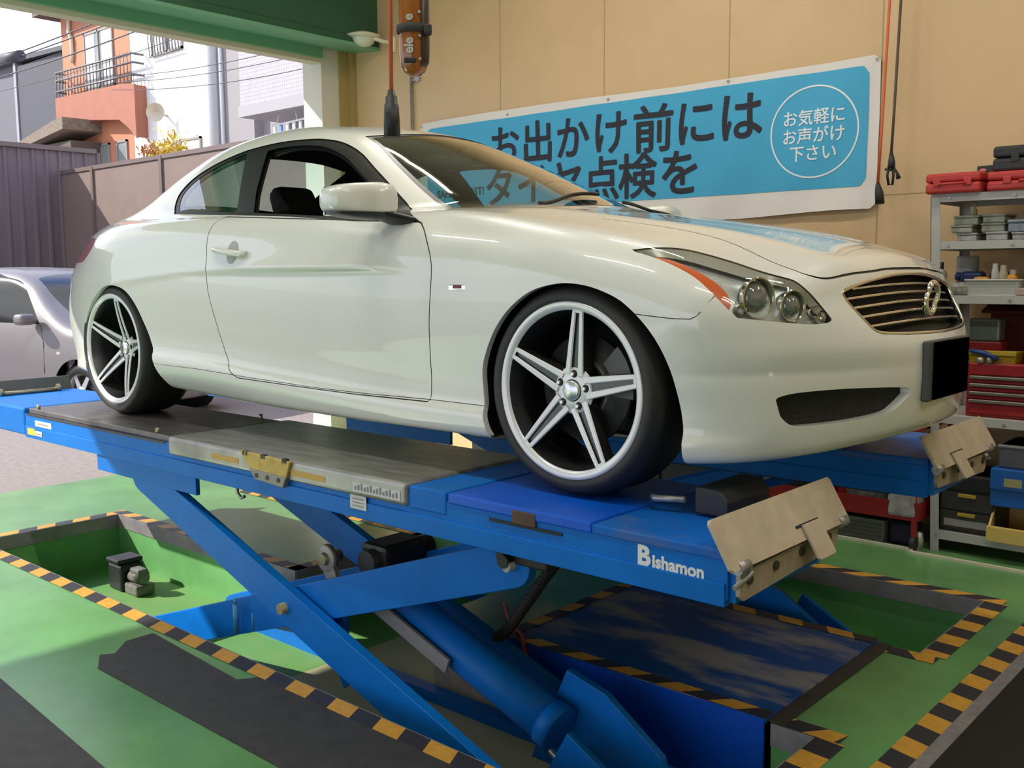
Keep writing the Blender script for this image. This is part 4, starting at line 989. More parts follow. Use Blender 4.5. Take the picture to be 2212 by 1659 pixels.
# ---- head lamps
for sd in (-1, 1):
    hl = empty('headlight', (0, 0, 0)); hl.parent = car
    part('lamp_lens', lens_g, ('lens',), side=sd, parent=hl)
    # bowl: the lens outline pushed inwards
    o = skin_obj('lamp_bowl', mat('lamp_bowl_grey', (.62, .62, .60), rough=.28, metal=.35, var=.3, scale=14), sk, ('lens',), hl, off=-.030, sel=lambda c: c[1]*sd > 0)
    q = np.array(HEADL); n = len(q)
    # depth along the corner direction: solve point on the skin with given x-a
    def corner(q, off=0.):
        u = q[:, 0]; z = q[:, 1]
        t = bis(lambda s_: fcar(s_+u/2, s_-u/2, z), np.full(u.shape, 1.2), np.full(u.shape, .35))
        p = np.stack([t+u/2, t-u/2, z], -1)
        if off: g = fgrad(p); p = p+off*g/np.linalg.norm(g, axis=1, keepdims=True)
        p[:, 1] *= sd
        return [tuple(map(float, r)) for r in p]
    r0 = corner(q, -.0015); r1 = corner(q, -.0315)
    MB().add(r0+r1, [[i, (i+1) % n, n+(i+1) % n, n+i] for i in range(n)], True).build('lamp_rim', mat('lamp_rim_grey', (.10, .10, .097), rough=.3, metal=.3), hl)
    # orange marker strip just under the lens
    sko = Skin(np.array(sk.P), np.array([[0, 1, 2, 3]])); sko.F = [f for f, t in zip(sk.F, sk.T) if t == 'lens']; sko.T = ['']*len(sko.F)
    sko.cut(ORANGE, 'o', FR, U_DIAG)
    skin_obj('turn_signal', mat('amber_plastic', (.80, .13, .02), rough=.25, coat=.6), sko, ('o',), hl, off=-.014, sel=lambda c: c[1]*sd > 0)
    brow = crom([(-.61, .744), (-.526, .7495), (-.415, .7445), (-.312, .7255), (-.214, .7015), (-.13, .6775), (-.05, .6615), (-.005, .6505), (.056, .612), (.104, .573)], 4)
    low = crom([(-.57, .740), (-.50, .737), (-.41, .726), (-.312, .704), (-.214, .681), (-.13, .661), (-.05, .648), (-.018, .640), (.036, .605), (.082, .570)], 4)
    # chrome brow along the top of the lamp
    b0 = corner(np.array(brow), -.004); b1 = corner(np.array(low), -.018)
    m_ = len(b0); MB().add(b0+b1, [[i, i+1, m_+i+1, m_+i] for i in range(m_-1)], True).build('lamp_brow', mat('lamp_brow_grey', (.46, .44, .38), rough=.3, metal=.3), hl)
    for (u, z, r, nm) in ((-.178, .616, .055, 'projector'), (-.028, .592, .043, 'main_beam_bowl')):
        p = Vector(corner(np.array([[u, z]]), -.020)[0]); dr = Vector((1, sd*.38, -.02)).normalized()
        M = Matrix.Translation(p) @ rot_to(dr)
        mb = MB(); mb.lathe([(r*1.06, .012), (r*1.0, .016), (r*.94, .008), (r*.86, -.012)], 32, M, axis='z')
        mb.build(nm+'_ring', chrome, hl)
        mb = MB(); mb.lathe([(r*.86, -.02), (r*.80, .000), (r*.6, .012), (r*.3, .019), (0, .021)], 32, M, axis='z')
        mb.build(nm, mat('projector_glass', (.30, .31, .32), rough=.05, metal=.5, coat=1), hl)
    for (u, z) in ((.075, .575), (.10, .556), (-.245, .585)):
        p = Vector(corner(np.array([[u, z]]), -.018)[0])
        mb = MB(); mb.lathe([(.018, .008), (.016, -.012), (0, -.014)], 20, Matrix.Translation(p) @ rot_to((1, sd*.4, 0)), axis='z'); mb.build('small_reflector', chrome, hl)
# ---- door mirrors
for sd in (-1, 1):
    mr = empty('door_mirror', (0, 0, 0)); mr.parent = car
    def ell(cx, cy, cz, rx, ry, rz, ex=2.6, nu=40, nv=20, zc=-9):
        vs = []; fs = []
        sg = lambda v, e: math.copysign(abs(v)**(2/e), v)
        for j in range(nv+1):
            ph = -math.pi/2+math.pi*j/nv
            for i in range(nu):
                th = 2*math.pi*i/nu
                vs.append((cx+rx*sg(math.cos(ph), ex)*sg(math.cos(th), ex), cy+ry*sg(math.cos(ph), ex)*sg(math.sin(th), ex), max(zc, cz+rz*sg(math.sin(ph), ex))))
        for j in range(nv):
            for i in range(nu): fs.append([j*nu+i, j*nu+(i+1) % nu, (j+1)*nu+(i+1) % nu, (j+1)*nu+i])
        return vs, fs
    vs, fs = ell(0, 0, 0, .085, .125, .066, 3.5)
    out = []
    for x, y, z in vs:   # y grows away from the car; the front (x > 0) is rounder, the outer end lower
        t = (y+.125)/.25
        z2 = z*(1.0-.22*t)+(.006 if z > 0 else 0)*(1-t)
        x2 = x*(1.0 if x < 0 else 1.0-.35*t)
        out.append((-.835+x2-.030*t, sd*(.955+y), .932+z2))
    if sd < 0: fs = [f[::-1] for f in fs]
    MB().add(out, fs, True).build('mirror_shell', paint, mr)
    low = [(x, y, z) for x, y, z in out]
    zb = .896
    mb = MB(); m2 = [(x*1.0, y, min(z, zb)-.004) for x, y, z in out]
    mb.add([(-.835+(p[0]+.835)*.97-.0, sd*(.955+(abs(p[1])-.955)*.965), p[2] if p[2] < zb-.001 else zb) for p in m2], fs, True); mb.build('mirror_base', black_trim, mr)
    mb = MB(); mb.rbox((-.925, sd*.955-.10, .88), (-.915, sd*.955+.10, .978), .02); mb.build('mirror_glass', chrome, mr)
    mb = MB()
    rows = []
    for t in np.linspace(0, 1, 7):
        y = .80+.11*t; z = .866+.028*t; wx = .075-.02*t; wz = .022-.006*t; cx = -.80-.03*t
        rows += [(cx+wx*math.cos(k*math.pi/5), sd*y, z+wz*math.sin(k*math.pi/5)) for k in range(10)]
    mb.add(rows, [[i*10+k, i*10+(k+1) % 10, (i+1)*10+(k+1) % 10, (i+1)*10+k] for i in range(6) for k in range(10)], True)
    mb.build('mirror_stalk', black_trim, mr)
# ---- door handles with their finger cups
for sd in (-1, 1):
    hd = empty('door_handle', (0, 0, 0)); hd.parent = car
    zf = lambda x: .786+(x+1.878)*(-.024/.238)
    pts = []; rr = []
    for t in np.linspace(0, 1, 13):
        x = -1.885+.235*t; z = zf(x); a = float(surf_a(np.array([x]), np.array([z]))[0])
        pts.append((x, sd*(a+.006+.022*math.sin(math.pi*t)**.6), z)); rr.append(.0135)
    MB().tube(pts, rr, 10).build('grip', paint, hd)
    x, z = -1.757, zf(-1.757); a = float(surf_a(np.array([x]), np.array([z]))[0])
    mb = MB(); vs = [(x, sd*(a-.016), z)]; 
    N_ = 28
    for rr_ in (.55, 1.0):
        for k in range(N_):
            t = 2*math.pi*k/N_; xx = x+.040*rr_*math.cos(t); zz = z+.047*rr_*math.sin(t)
            aa = float(surf_a(np.array([xx]), np.array([zz]))[0]); vs.append((xx, sd*(aa+(.0012 if rr_ == 1 else -.010)), zz))
    fs = [[0, 1+k, 1+(k+1) % N_] for k in range(N_)]+[[1+k, 1+N_+k, 1+N_+(k+1) % N_, 1+(k+1) % N_] for k in range(N_)]
    # the cup is shown slightly proud of the skin as a shaded dish
    mb.add([(p[0], p[1]+sd*.0175 if i == 0 else (p[1]+sd*.0125 if i <= N_ else p[1]), p[2]) for i, p in enumerate(vs)], fs, True)
    mb.build('finger_cup', mat('finger_cup_grey', (.42, .43, .40), rough=.4), hd)
    mb = MB(); xk = -1.872; ak = float(surf_a(np.array([xk]), np.array([zf(xk)]))[0])
    mb.cyl((xk, sd*(ak+.0), zf(xk)), (xk, sd*(ak+.022), zf(xk)), .007, 12); mb.build('lock_barrel', dark, hd)
# fender badge
for sd in (-1, 1):
    a = surf_a(np.array([-.45]), np.array([.636]))[0]
    mb = MB(); mb.rbox((-.49, sd*(a-.003)-.004, .628), (-.41, sd*(a-.003)+.004, .645), .003)
    b = mb.build('badge', chrome, car)
    mb = MB(); mb.rbox((-.466, sd*a-.0035, .631), (-.428, sd*a+.0035, .642), .002); mb.build('badge_insert', mat('badge_red', (.20, .03, .03), rough=.3), b)
# rear lamps panel detail, boot lid seam and plate recess
mb = MB(); mb.rbox((-3.83, -.26, .60), (-3.80, .26, .74), .01); mb.build('boot_plate_recess', paint, car)
# wiper arms on the cowl
for y0 in (-.42, .10):
    p0 = [(-.49, y0), (-.55, y0+.25), (-.56, y0+.45)]
    pts = [(x, y, float(surf_z(np.array([x]), np.array([y]))[0])+.014) for x, y in crom(p0, 6)]
    MB().tube(pts, .007, 6).build('wiper', black_trim, car)
# ---- cabin
def seat(x, y, name):
    s = empty(name, (0, 0, 0)); s.parent = car
    mb = MB(); mb.rbox((x-.25, y-.26, .34), (x+.27, y+.26, .50), .06, 3); mb.build('seat_cushion', cloth, s)
    M = Matrix.Translation((x-.30, y, .44)) @ Matrix.Rotation(math.radians(-20), 4, 'Y')
    mb = MB(); mb.rbox((-.07, -.225, 0), (.07, .225, .42), .06, 3, M); mb.rbox((-.08, -.165, .30), (.05, .165, .53), .06, 3, M); mb.build('seat_back', cloth, s)
    mb = MB(); mb.rbox((-.05, -.115, .53), (.045, .115, .68), .045, 3, M); mb.build('headrest', cloth, s)
seat(-1.50, -.38, 'front_seat'); seat(-1.50, .38, 'front_seat')
rs = empty('rear_seat', (0, 0, 0)); rs.parent = car
mb = MB(); mb.rbox((-2.70, -.60, .40), (-2.15, .60, .55), .06); mb.build('seat_cushion', cloth, rs)
mb = MB(); mb.rbox((-.08, -.60, 0), (.08, .60, .45), .06, 3, Matrix.Translation((-2.72, 0, .52)) @ Matrix.Rotation(math.radians(-24), 4, 'Y')); mb.build('seat_back', cloth, rs)
mb = MB(); mb.rbox((-3.12, -.56, .87), (-2.85, .56, .91), .02); mb.build('parcel_shelf', cloth, car)
mb = MB(); mb.prism([(-.62, .86), (-.80, .875), (-.98, .88), (-1.06, .84), (-1.05, .74), (-.98, .60), (-.62, .55)], -.72, .72, 'y'); mb.build('dashboard', cloth, car, bevel=.02)
mb = MB(); mb.prism([(-.93, .86), (-1.02, .905), (-1.10, .89), (-1.06, .84)], -.58, -.18, 'y'); mb.build('instrument_hood', cloth, car, bevel=.015)
swl = empty('steering_wheel', (0, 0, 0)); swl.parent = car
M = Matrix.Translation((-1.17, -.38, .80)) @ rot_to((-1, 0, .42))
MB().tube([M @ Vector((.185*math.cos(k*math.pi/16), .185*math.sin(k*math.pi/16), 0)) for k in range(32)], .015, 10, closed=True).build('wheel_rim', black_trim, swl)
mb = MB(); mb.rbox((-.06, -.05, -.03), (.06, .05, .01), .02, 2, M); mb.rbox((-.18, -.018, -.015), (.18, .018, .0), .006, 2, M); mb.rbox((-.018, -.18, -.015), (.018, .0, 0.), .006, 2, M); mb.build('wheel_hub', black_trim, swl)
MB().cyl((-1.16, -.38, .795), (-.95, -.38, .72), .03).build('steering_column', dark, swl)
mb = MB(); mb.rbox((-1.37, -.12, 1.145), (-1.33, .12, 1.20), .015); mb.tube([(-1.35, 0, 1.19), (-1.33, 0, 1.24)], .010); mb.build('rear_view_mirror', dark, car)
for sd in (-1, 1):
    MB().tube(crom([(-1.93, sd*.535, 1.205), (-1.80, sd*.53, 1.222), (-1.62, sd*.525, 1.222), (-1.47, sd*.525, 1.203)], 5), .009, 8).build('roof_lining_edge', mat('lining_grey', (.24, .225, .20), rough=.7), car)
# sun visors
for y in (-.27, .27):
    mb = MB(); mb.rbox((-1.75, y-.15, 1.225), (-1.58, y+.15, 1.24), .006, 2); mb.build('sun_visor', cloth, car)
# ---- wheels
RIMR = .268; TYR = .326
def wheel(x, side, name='wheel', steer=0., rot0=90., rear=False):
    """y = 0 is the outer face; the wheel's inside is +y"""
    w_ = empty(name, (x, side*.872, TYR)); w_.parent = car
    w_.rotation_euler = (0, 0, (0 if side < 0 else math.pi))
    R = RIMR; dp = .062 if rear else .014
    hw = .245 if not rear else .275
    mb = MB()
    mb.lathe([(R-.012, .012), (R+.004, .0), (R+.018, -.003), (R+.035, .0), (TYR-.016, .014), (TYR-.005, .030), (TYR, .050), (TYR, hw-.05), (TYR-.008, hw-.025), (R+.03, hw), (R-.005, hw-.01)], 96)
    for k_ in (.075, .12, .165): pass
    mb.build('tyre', rubber, w_)
    mb = MB(); mb.lathe([(R-.024, .010), (R-.020, .003), (R-.012, -.001), (R-.002, -.0025), (R+.003, .002), (R+.004, .012)], 96)
    mb.build('rim_lip', alloy, w_)
    mb = MB(); mb.lathe([(R-.024, .010), (R-.030, .03), (R-.036, .06), (R-.040, .12), (R-.03, hw-.02), (R-.005, hw-.01)], 96); mb.build('rim_barrel', alloy_dark, w_)
    # five twin spokes
    for k in range(5):
        a0 = math.radians(rot0+72*k)
        def sp(r, t, y): return (r*math.cos(a0)-t*math.sin(a0), y, r*math.sin(a0)+t*math.cos(a0))
        def face_y(r): return .006+dp*max(0, 1-(r-.05)/(R-.068))**1.25
        mb = MB(); mbd = MB()
        for s_ in (-1, 1):
            rs_ = np.linspace(.050, R-.014, 14); vs = []
            for r in rs_:
                f = (r-.05)/(R-.064); tc = s_*(.0240-.0112*f); wdt = .0108-.0036*f; y = face_y(r)
                vs += [sp(r, tc-wdt, y+.050), sp(r, tc-wdt, y+.004), sp(r, tc-wdt+.003, y), sp(r, tc+wdt-.003, y), sp(r, tc+wdt, y+.004), sp(r, tc+wdt, y+.050)]
            n = len(rs_)
            mb.add([v for v in vs], [[i*6+j, i*6+j+1, (i+1)*6+j+1, (i+1)*6+j] for i in range(n-1) for j in (1, 2, 3)])
            mbd.add([v for v in vs], [[i*6+j, i*6+j+1, (i+1)*6+j+1, (i+1)*6+j] for i in range(n-1) for j in (0, 4)])
        # outer bridge between the two bars
        vs = []
        for r in (R-.030, R-.014):
            f = (r-.05)/(R-.064); y = face_y(r)
            vs += [sp(r, -.018, y+.0005), sp(r, .018, y+.0005)]
        mb.add(vs, [[0, 1, 3, 2]])
        # dark floor of the slot
        vs = []
        for r in np.linspace(.055, R-.02, 8):
            f = (r-.05)/(R-.064); hwid = .0240-.0112*f; y = face_y(r)+.010
            vs += [sp(r, -hwid, y), sp(r, hwid, y)]
        mbd.add(vs, [[2*i, 2*i+1, 2*i+3, 2*i+2] for i in range(7)])
        mbd.add([sp(.06, -.03, face_y(.06)+.048), sp(.06, .03, face_y(.06)+.048), sp(R-.02, .017, .055), sp(R-.02, -.017, .055)], [[0, 1, 2, 3]])
        s0 = mb.build('spoke', alloy, w_); mbd.build('spoke_groove', alloy_dark, s0)
    # hub face between the spoke roots
    hy = face_y(.05); mb = MB(); mb.lathe([(.074, hy+.012), (.066, hy+.0030), (.034, hy+.002)], 40); mb.build('hub', alloy, w_)
    mb = MB(); mb.lathe([(.0315, hy+.002), (.0305, hy-.006), (.028, hy-.0085), (.0, hy-.0095)], 40); mb.build('center_cap', mat('brushed_cap', (.80, .80, .80), rough=.3, metal=1, var=.1, scale=20), w_)
    for k in range(5):
        a = math.radians(rot0+72*k); p = Vector((.0515*math.cos(a), hy+.0035, .0515*math.sin(a)))
        mb = MB(); mb.lathe([(.0125, -.0012), (.0105, -.0016), (0, -.0016)], 16, Matrix.Translation(p)); mb.build('lug_recess', dark, w_)
        mb = MB(); mb.lathe([(.0072, -.0015), (.0072, -.010), (.005, -.012), (0, -.012)], 6, Matrix.Translation(p), smooth=False); mb.build('lug_nut', chrome, w_)
    br = .165
    mb = MB(); bo = dp*.85-.008; mb.lathe([(.07, .10+bo), (.075, .075+bo), (.095, .073+bo), (.095, .085+bo), (br, .085+bo), (br, .11+bo), (.095, .11+bo)], 56); mb.build('brake_disc', iron, w_)
    mb = MB()
    ca = math.radians(200 if not rear else 20) if side < 0 else math.radians(-20 if not rear else 160)
    ca = math.radians(20) if side < 0 else math.radians(160)
    vs = []
    for t in np.linspace(-.45, .45, 9):
        for (r, y) in ((.115, .066+bo), (.19, .066+bo), (.195, .13+bo), (.115, .13+bo)): vs.append((r*math.cos(ca+t), y, r*math.sin(ca+t)))
    mb.add(vs, [[i*4+j, i*4+(j+1) % 4, (i+1)*4+(j+1) % 4, (i+1)*4+j] for i in range(8) for j in range(4)]+[[0, 1, 2, 3], [35, 34, 33, 32]])
    mb.build('brake_caliper', mat('caliper_grey', (.12, .12, .12), rough=.5, metal=.5), w_)
    mb = MB(); mb.lathe([(.10, .12+bo), (.10, .2+bo), (.04, .22+bo)], 20); mb.build('hub_carrier', dark, w_)
    return w_
wheel(0, -1, rot0=82.5); wheel(0, 1); wheel(-2.85, -1, rot0=80, rear=True); wheel(-2.85, 1, rear=True)
# ---------------------------------------------------------------- steel shelf by the back wall and what stands on it
shelf_grey = mat('shelf_enamel', (.47, .46, .45), rough=.45)
SHEAR = lambda z: -.062*z/1.8
SX0, SX1, SY0, SY1 = .11, 1.55, 1.935, 2.40
sh = empty('steel_shelf', (SX0, SY0, 0), 0, 'light grey steel shelving unit against the cream wall', 'shelf')
for x in (SX0, SX1-.045):
    for y in (SY0, SY1-.045):
        mb = MB()
        if y == SY0: mb.box((x-SX0, 0, 0), (x-SX0+.045, .003, 1.79)); mb.box((x-SX0, 0, 0), (x-SX0+.003, .04, 1.79))
        else: mb.box((x-SX0, y-SY0+.042, 0), (x-SX0+.045, y-SY0+.045, 1.79)); mb.box((x-SX0, y-SY0+.005, 0), (x-SX0+.003, y-SY0+.045, 1.79))
        mb.v = [(p[0]+.025+SHEAR(p[2]), p[1], p[2]) for p in mb.v]; mb.build('post', shelf_grey, sh)
LEV = [1.80, 1.568, 1.302, .700, .105]
for zt_ in LEV:
    mb = MB(); w_ = SX1-SX0; d_ = SY1-SY0
    mb.box((.004, .004, -.003), (w_-.004, d_-.004, 0), Matrix.Translation((0, 0, zt_)))
    mb.box((.004, .003, zt_-.042), (w_-.004, .006, zt_)); mb.box((.004, d_-.006, zt_-.042), (w_-.004, d_-.003, zt_)); mb.box((.003, .004, zt_-.042), (.006, d_-.004, zt_)); mb.box((.02, .003, zt_-.042), (w_-.02, .016, zt_-.040))
    mb.v = [(p[0]+.025+SHEAR(p[2]), p[1], p[2]) for p in mb.v]; s_ = mb.build('shelf_board', shelf_grey, sh)
    for x in (.055, .35):
        MB().cyl((x, .004, zt_-.021), (x, -.003, zt_-.021), .007, 10).build('bolt', steel, s_)
def thing(name, loc, lab, cat, group=None, rz=0.): return empty(name, loc, rz, lab, cat, group)
red_case = mat('red_plastic_case', (.50, .035, .030), rough=.38, var=.06, scale=12)
black_case = mat('black_plastic_case', (.022, .022, .023), rough=.45)
def case(x0, x1, y0, y1, z, h, m, lab, name='tool_case', cat='case'):
    e = thing(name, ((x0+x1)/2, (y0+y1)/2, z), lab, cat); hx = (x1-x0)/2; hy = (y1-y0)/2
    mb = MB(); mb.rbox((-hx, -hy, 0), (hx, hy, h*.52), .014, 3); mb.build('base', m, e)
    mb = MB(); mb.rbox((-hx, -hy, h*.54), (hx, hy, h), .014, 3); mb.build('lid', m, e)
    for x in (-hx*.55, hx*.55):
        mb = MB(); mb.rbox((x-.018, -hy-.006, h*.35), (x+.018, -hy+.002, h*.72), .003); mb.build('latch', m, e)
    MB().tube([(-.06, -hy-.002, h*.45), (-.055, -hy-.022, h*.45), (.055, -hy-.022, h*.45), (.06, -hy-.002, h*.45)], .007, 8).build('handle', m, e)
    return e
case(.055, .315, 1.90, 2.20, 1.80, .098, red_case, 'red plastic tool case at the left end of the shelf top')
case(.335, .75, 1.92, 2.22, 1.80, .092, red_case, 'red plastic tool case under the bigger black case')
case(.352, .80, 1.94, 2.22, 1.892, .118, black_case, 'big black plastic tool case lying on a red one on the shelf top')
e = thing('box', (.30, 2.30, 1.80), 'flat black box with a red emblem standing behind the red case', 'box')
mb = MB(); mb.rbox((-.115, -.035, 0), (.115, .035, .155), .004); mb.build('carton', mat('black_carton', (.030, .026, .024), rough=.6), e)
mb = MB(); mb.lathe([(.018, 0), (.018, -.001), (0, -.001)], 24, Matrix.Translation((-.085, -.036, .13)) @ Matrix.Scale(.6, 4, (0, 0, 1))); mb.build('emblem', mat('emblem_red', (.60, .15, .15), rough=.5), e)
e = thing('box', (.52, 2.31, 1.80), 'dark box partly hidden behind the big black case', 'box'); mb = MB(); mb.rbox((-.17, -.04, 0), (.17, .04, .19), .006); mb.build('carton', black_case, e); mb = MB(); mb.rbox((-.172, -.042, .15), (.172, .042, .192), .006); mb.build('lid', black_case, e)
# second level: clear parts boxes
clear_a = mat('clear_box_grey_green', (.30, .31, .25), rough=.3, var=.35, scale=26, spec=.6); clear_b = mat('clear_box_grey', (.33, .32, .32), rough=.3, var=.35, scale=24, spec=.6); clear_c = mat('clear_box_blue', (.20, .235, .28), rough=.3, var=.35, scale=22)
def pbox(x0, x1, y0, y1, z0, z1, m, lab, grp='clear parts boxes'):
    e = thing('parts_box', ((x0+x1)/2, (y0+y1)/2, z0), lab, 'parts box', grp); hx = (x1-x0)/2; hy = (y1-y0)/2; h = z1-z0
    mb = MB(); mb.rbox((-hx+.004, -hy+.004, 0), (hx-.004, hy-.004, h*.72), .006); mb.build('tub', m, e)
    mb = MB(); mb.rbox((-hx, -hy, h*.72), (hx, hy, h), .006); mb.build('lid', m, e)
    return e
Z2 = 1.568
pbox(.185, .285, 1.98, 2.16, Z2, Z2+.040, clear_b, 'bottom clear box of the left stack on the second shelf')
pbox(.160, .265, 1.97, 2.16, Z2+.040, Z2+.078, clear_a, 'middle clear box of the left stack jutting out to the left')
pbox(.170, .290, 1.98, 2.17, Z2+.078, Z2+.125, clear_a, 'top greenish clear box of the left stack on the second shelf')
pbox(.325, .430, 1.97, 2.16, Z2, Z2+.042, clear_b, 'bottom grey box of the middle stack on the second shelf')
pbox(.295, .410, 1.99, 2.18, Z2+.042, Z2+.085, clear_a, 'middle greenish box of the middle stack on the second shelf')
pbox(.300, .410, 1.99, 2.18, Z2+.085, Z2+.128, clear_a, 'top greenish box of the middle stack on the second shelf')
pbox(.445, .60, 1.96, 2.16, Z2, Z2+.036, clear_b, 'lower clear box of the right stack on the second shelf')
pbox(.425, .60, 1.96, 2.16, Z2+.036, Z2+.096, clear_c, 'bluish clear box on top of the right stack')
e = thing('bottle', (.225, 2.12, Z2+.125), 'small pale bottle standing on the left stack of boxes', 'bottle')
mb = MB(); mb.lathe([(0, 0), (.016, 0), (.016, .03), (.009, .042), (.009, .06), (0, .06)], 16, axis='z'); mb.build('bottle', cream_pale, e)
# third level
Z3 = 1.302
e = thing('canister', (.205, 2.12, Z3), 'grey canister with a white lid standing behind the shelf post', 'canister')
mb = MB(); mb.lathe([(0, 0), (.048, 0), (.050, .005), (.050, .11)], 28, axis='z'); mb.build('can', mat('navy_label', (.05, .03, .05), rough=.4), e)
mb = MB(); mb.lathe([(.051, .108), (.053, .112), (.053, .185), (.048, .195), (0, .197)], 28, axis='z'); mb.build('lid', mat('grey_lid', (.42, .43, .44), rough=.35), e)
mb = MB(); mb.lathe([(.0505, .06), (.0512, .062), (.0512, .09), (.0505, .092)], 28, axis='z'); mb.build('red_band', mat('red_band', (.35, .03, .04), rough=.4), e)
e = thing('spray_can', (.085, 2.10, Z3), 'white spray can with a dark nozzle just left of the shelf post', 'spray can')
# stands on the third board's overhang: a small bracket tray carries it
mb = MB(); mb.lathe([(0, 0), (.026, 0), (.027, .004), (.027, .105), (.018, .125), (.010, .13)], 20, axis='z'); mb.build('can', mat('white_can', (.55, .53, .52), rough=.35), e)
mb = MB(); mb.lathe([(.010, .128), (.010, .165), (0, .167)], 14, axis='z'); mb.build('nozzle', black_case, e)
mb = MB(); mb.lathe([(0, -.004), (.032, -.004), (.032, .0), (0, .0)], 20, axis='z'); mb.box((-.01, -.012, -.004), (.035, .012, -.001)); mb.build('bracket', steel, e)
e = thing('power_tool', (.245, 2.06, Z3+.0), 'dark blue power tool lying on the third shelf', 'tool')
mb = MB(); mb.rbox((-.045, -.04, .055), (.06, .04, .118), .018, 3); mb.cyl((-.045, 0, .09), (-.075, 0, .095), .02, 14); mb.rbox((.01, -.02, 0), (.05, .02, .07), .01); mb.build('body', mat('blue_tool', (.012, .04, .16), rough=.4), e)
mb = MB(); mb.rbox((-.005, -.028, 0), (.065, .028, .025), .006); mb.build('battery', black_case, e)
e = thing('bag_of_parts', (.215, 1.975, Z3), 'clear bag of small parts in front of the blue tool', 'bag')
mb = MB(); mb.rbox((-.055, -.03, 0), (.05, .03, .065), .022, 3); mb.build('bag', mat('clear_bag', (.26, .25, .23), rough=.25, var=.5, scale=40, spec=.7), e)
bk = thing('basket', (.372, 2.03, Z3), 'white perforated plastic basket on the third shelf', 'basket')
wplast = mat('white_plastic', (.56, .55, .53), rough=.4)
def basket_mat():
    m = mat('white_basket_mesh', (.56, .55, .53), rough=.45); nt = m.node_tree; b = nt.nodes['Principled BSDF']
    tc = nt.nodes.new('ShaderNodeTexCoord'); br = nt.nodes.new('ShaderNodeTexBrick'); br.offset = 0; br.inputs['Scale'].default_value = 60
    br.inputs['Color1'].default_value = (.13, .12, .11, 1); br.inputs['Color2'].default_value = (.15, .14, .13, 1); br.inputs['Mortar'].default_value = (.56, .55, .53, 1)
    br.inputs['Mortar Size'].default_value = .16; br.inputs['Brick Width'].default_value = .55; br.inputs['Row Height'].default_value = .42
    mp = nt.nodes.new('ShaderNodeMapping'); mp.inputs['Rotation'].default_value = (math.radians(90), 0, 0)
    nt.links.new(tc.outputs['Object'], mp.inputs[0]); nt.links.new(mp.outputs[0], br.inputs['Vector']); nt.links.new(br.outputs['Color'], b.inputs['Base Color'])
    return m
bm_ = basket_mat()
def tub(mb, x0, x1, y0, y1, h, tp, t=.003):
    def ring(k, z, i=0.): a = tp*k; return [(x0-a+i, y0-a+i, z), (x1+a-i, y0-a+i, z), (x1+a-i, y1+a-i, z), (x0-a+i, y1+a-i, z)]
    v = ring(0, 0)+ring(1, h)+ring(1, h, t)+ring(0, t, t)
    f = [(3, 2, 1, 0), (12, 13, 14, 15)]
    for i in range(4):
        j = (i+1) % 4; f += [(i, j, 4+j, 4+i), (4+i, 4+j, 8+j, 8+i), (8+i, 8+j, 12+j, 12+i)]
    mb.add(v, f)
mb = MB(); tub(mb, -.112, .112, -.07, .07, .074, .010); mb.build('tub', bm_, bk)
mb = MB()
for a in (0,): mb.tube([(-.124, -.082, .075), (.124, -.082, .075), (.124, .082, .075), (-.124, .082, .075)], .005, 8, closed=True)
mb.build('rim', wplast, bk)
def loose(name, x, y, z, lab, cat, m, fn, grp=None): e = thing(name, (x, y, z), lab, cat, grp); mb = MB(); fn(mb); mb.build('body', m, e); return e
loose('bottle', .365, 2.02, Z3+.004, 'bright white bottle standing up in the white basket', 'bottle', mat('bright_white_bottle', (.86, .83, .82), rough=.3), lambda mb: mb.lathe([(0, 0), (.016, 0), (.017, .11), (.012, .13), (.012, .15), (0, .152)], 18, axis='z'))
loose('bottle', .400, 2.03, Z3+.004, 'cream bottle next to the bright white one in the basket', 'bottle', cream_pale, lambda mb: mb.lathe([(0, 0), (.020, 0), (.021, .10), (.014, .125), (.014, .142), (0, .144)], 18, axis='z'))
loose('bottle', .435, 2.06, Z3+.004, 'short cream capped jar at the right end of the basket', 'bottle', cream_pale, lambda mb: mb.lathe([(0, 0), (.018, 0), (.018, .09), (.015, .12), (0, .122)], 18, axis='z'))
orange_p = mat('orange_plastic', (.62, .25, .03), rough=.4)
loose('tape_roll', .305, 2.02, Z3+.006, 'orange roll lying at the left in the white basket', 'roll', orange_p, lambda mb: mb.rbox((-.035, -.04, .02), (.045, .04, .086), .02, 3))
loose('tape_roll', .455, 2.01, Z3+.006, 'orange tool handle at the right in the white basket', 'tool', orange_p, lambda mb: mb.rbox((-.028, -.04, .02), (.02, .04, .096), .018, 3))
loose('pouch', .33, 2.22, Z3, 'dark cloth pouch behind the white basket', 'pouch', black_case, lambda mb: mb.rbox((-.05, -.04, 0), (.05, .04, .125), .035, 3))
loose('cloth_bundle', .56, 2.18, Z3, 'dark red cloth bundle right of the basket', 'bundle', mat('dark_red_cloth', (.10, .012, .014), rough=.8), lambda mb: mb.rbox((-.08, -.08, 0), (.10, .08, .11), .04, 3))
loose('paper_pad', .56, 1.995, Z3, 'pinkish paper packet lying right of the basket', 'packet', mat('pinkish_paper', (.42, .31, .28), rough=.7), lambda mb: mb.rbox((-.085, -.04, 0), (.09, .04, .038), .008))
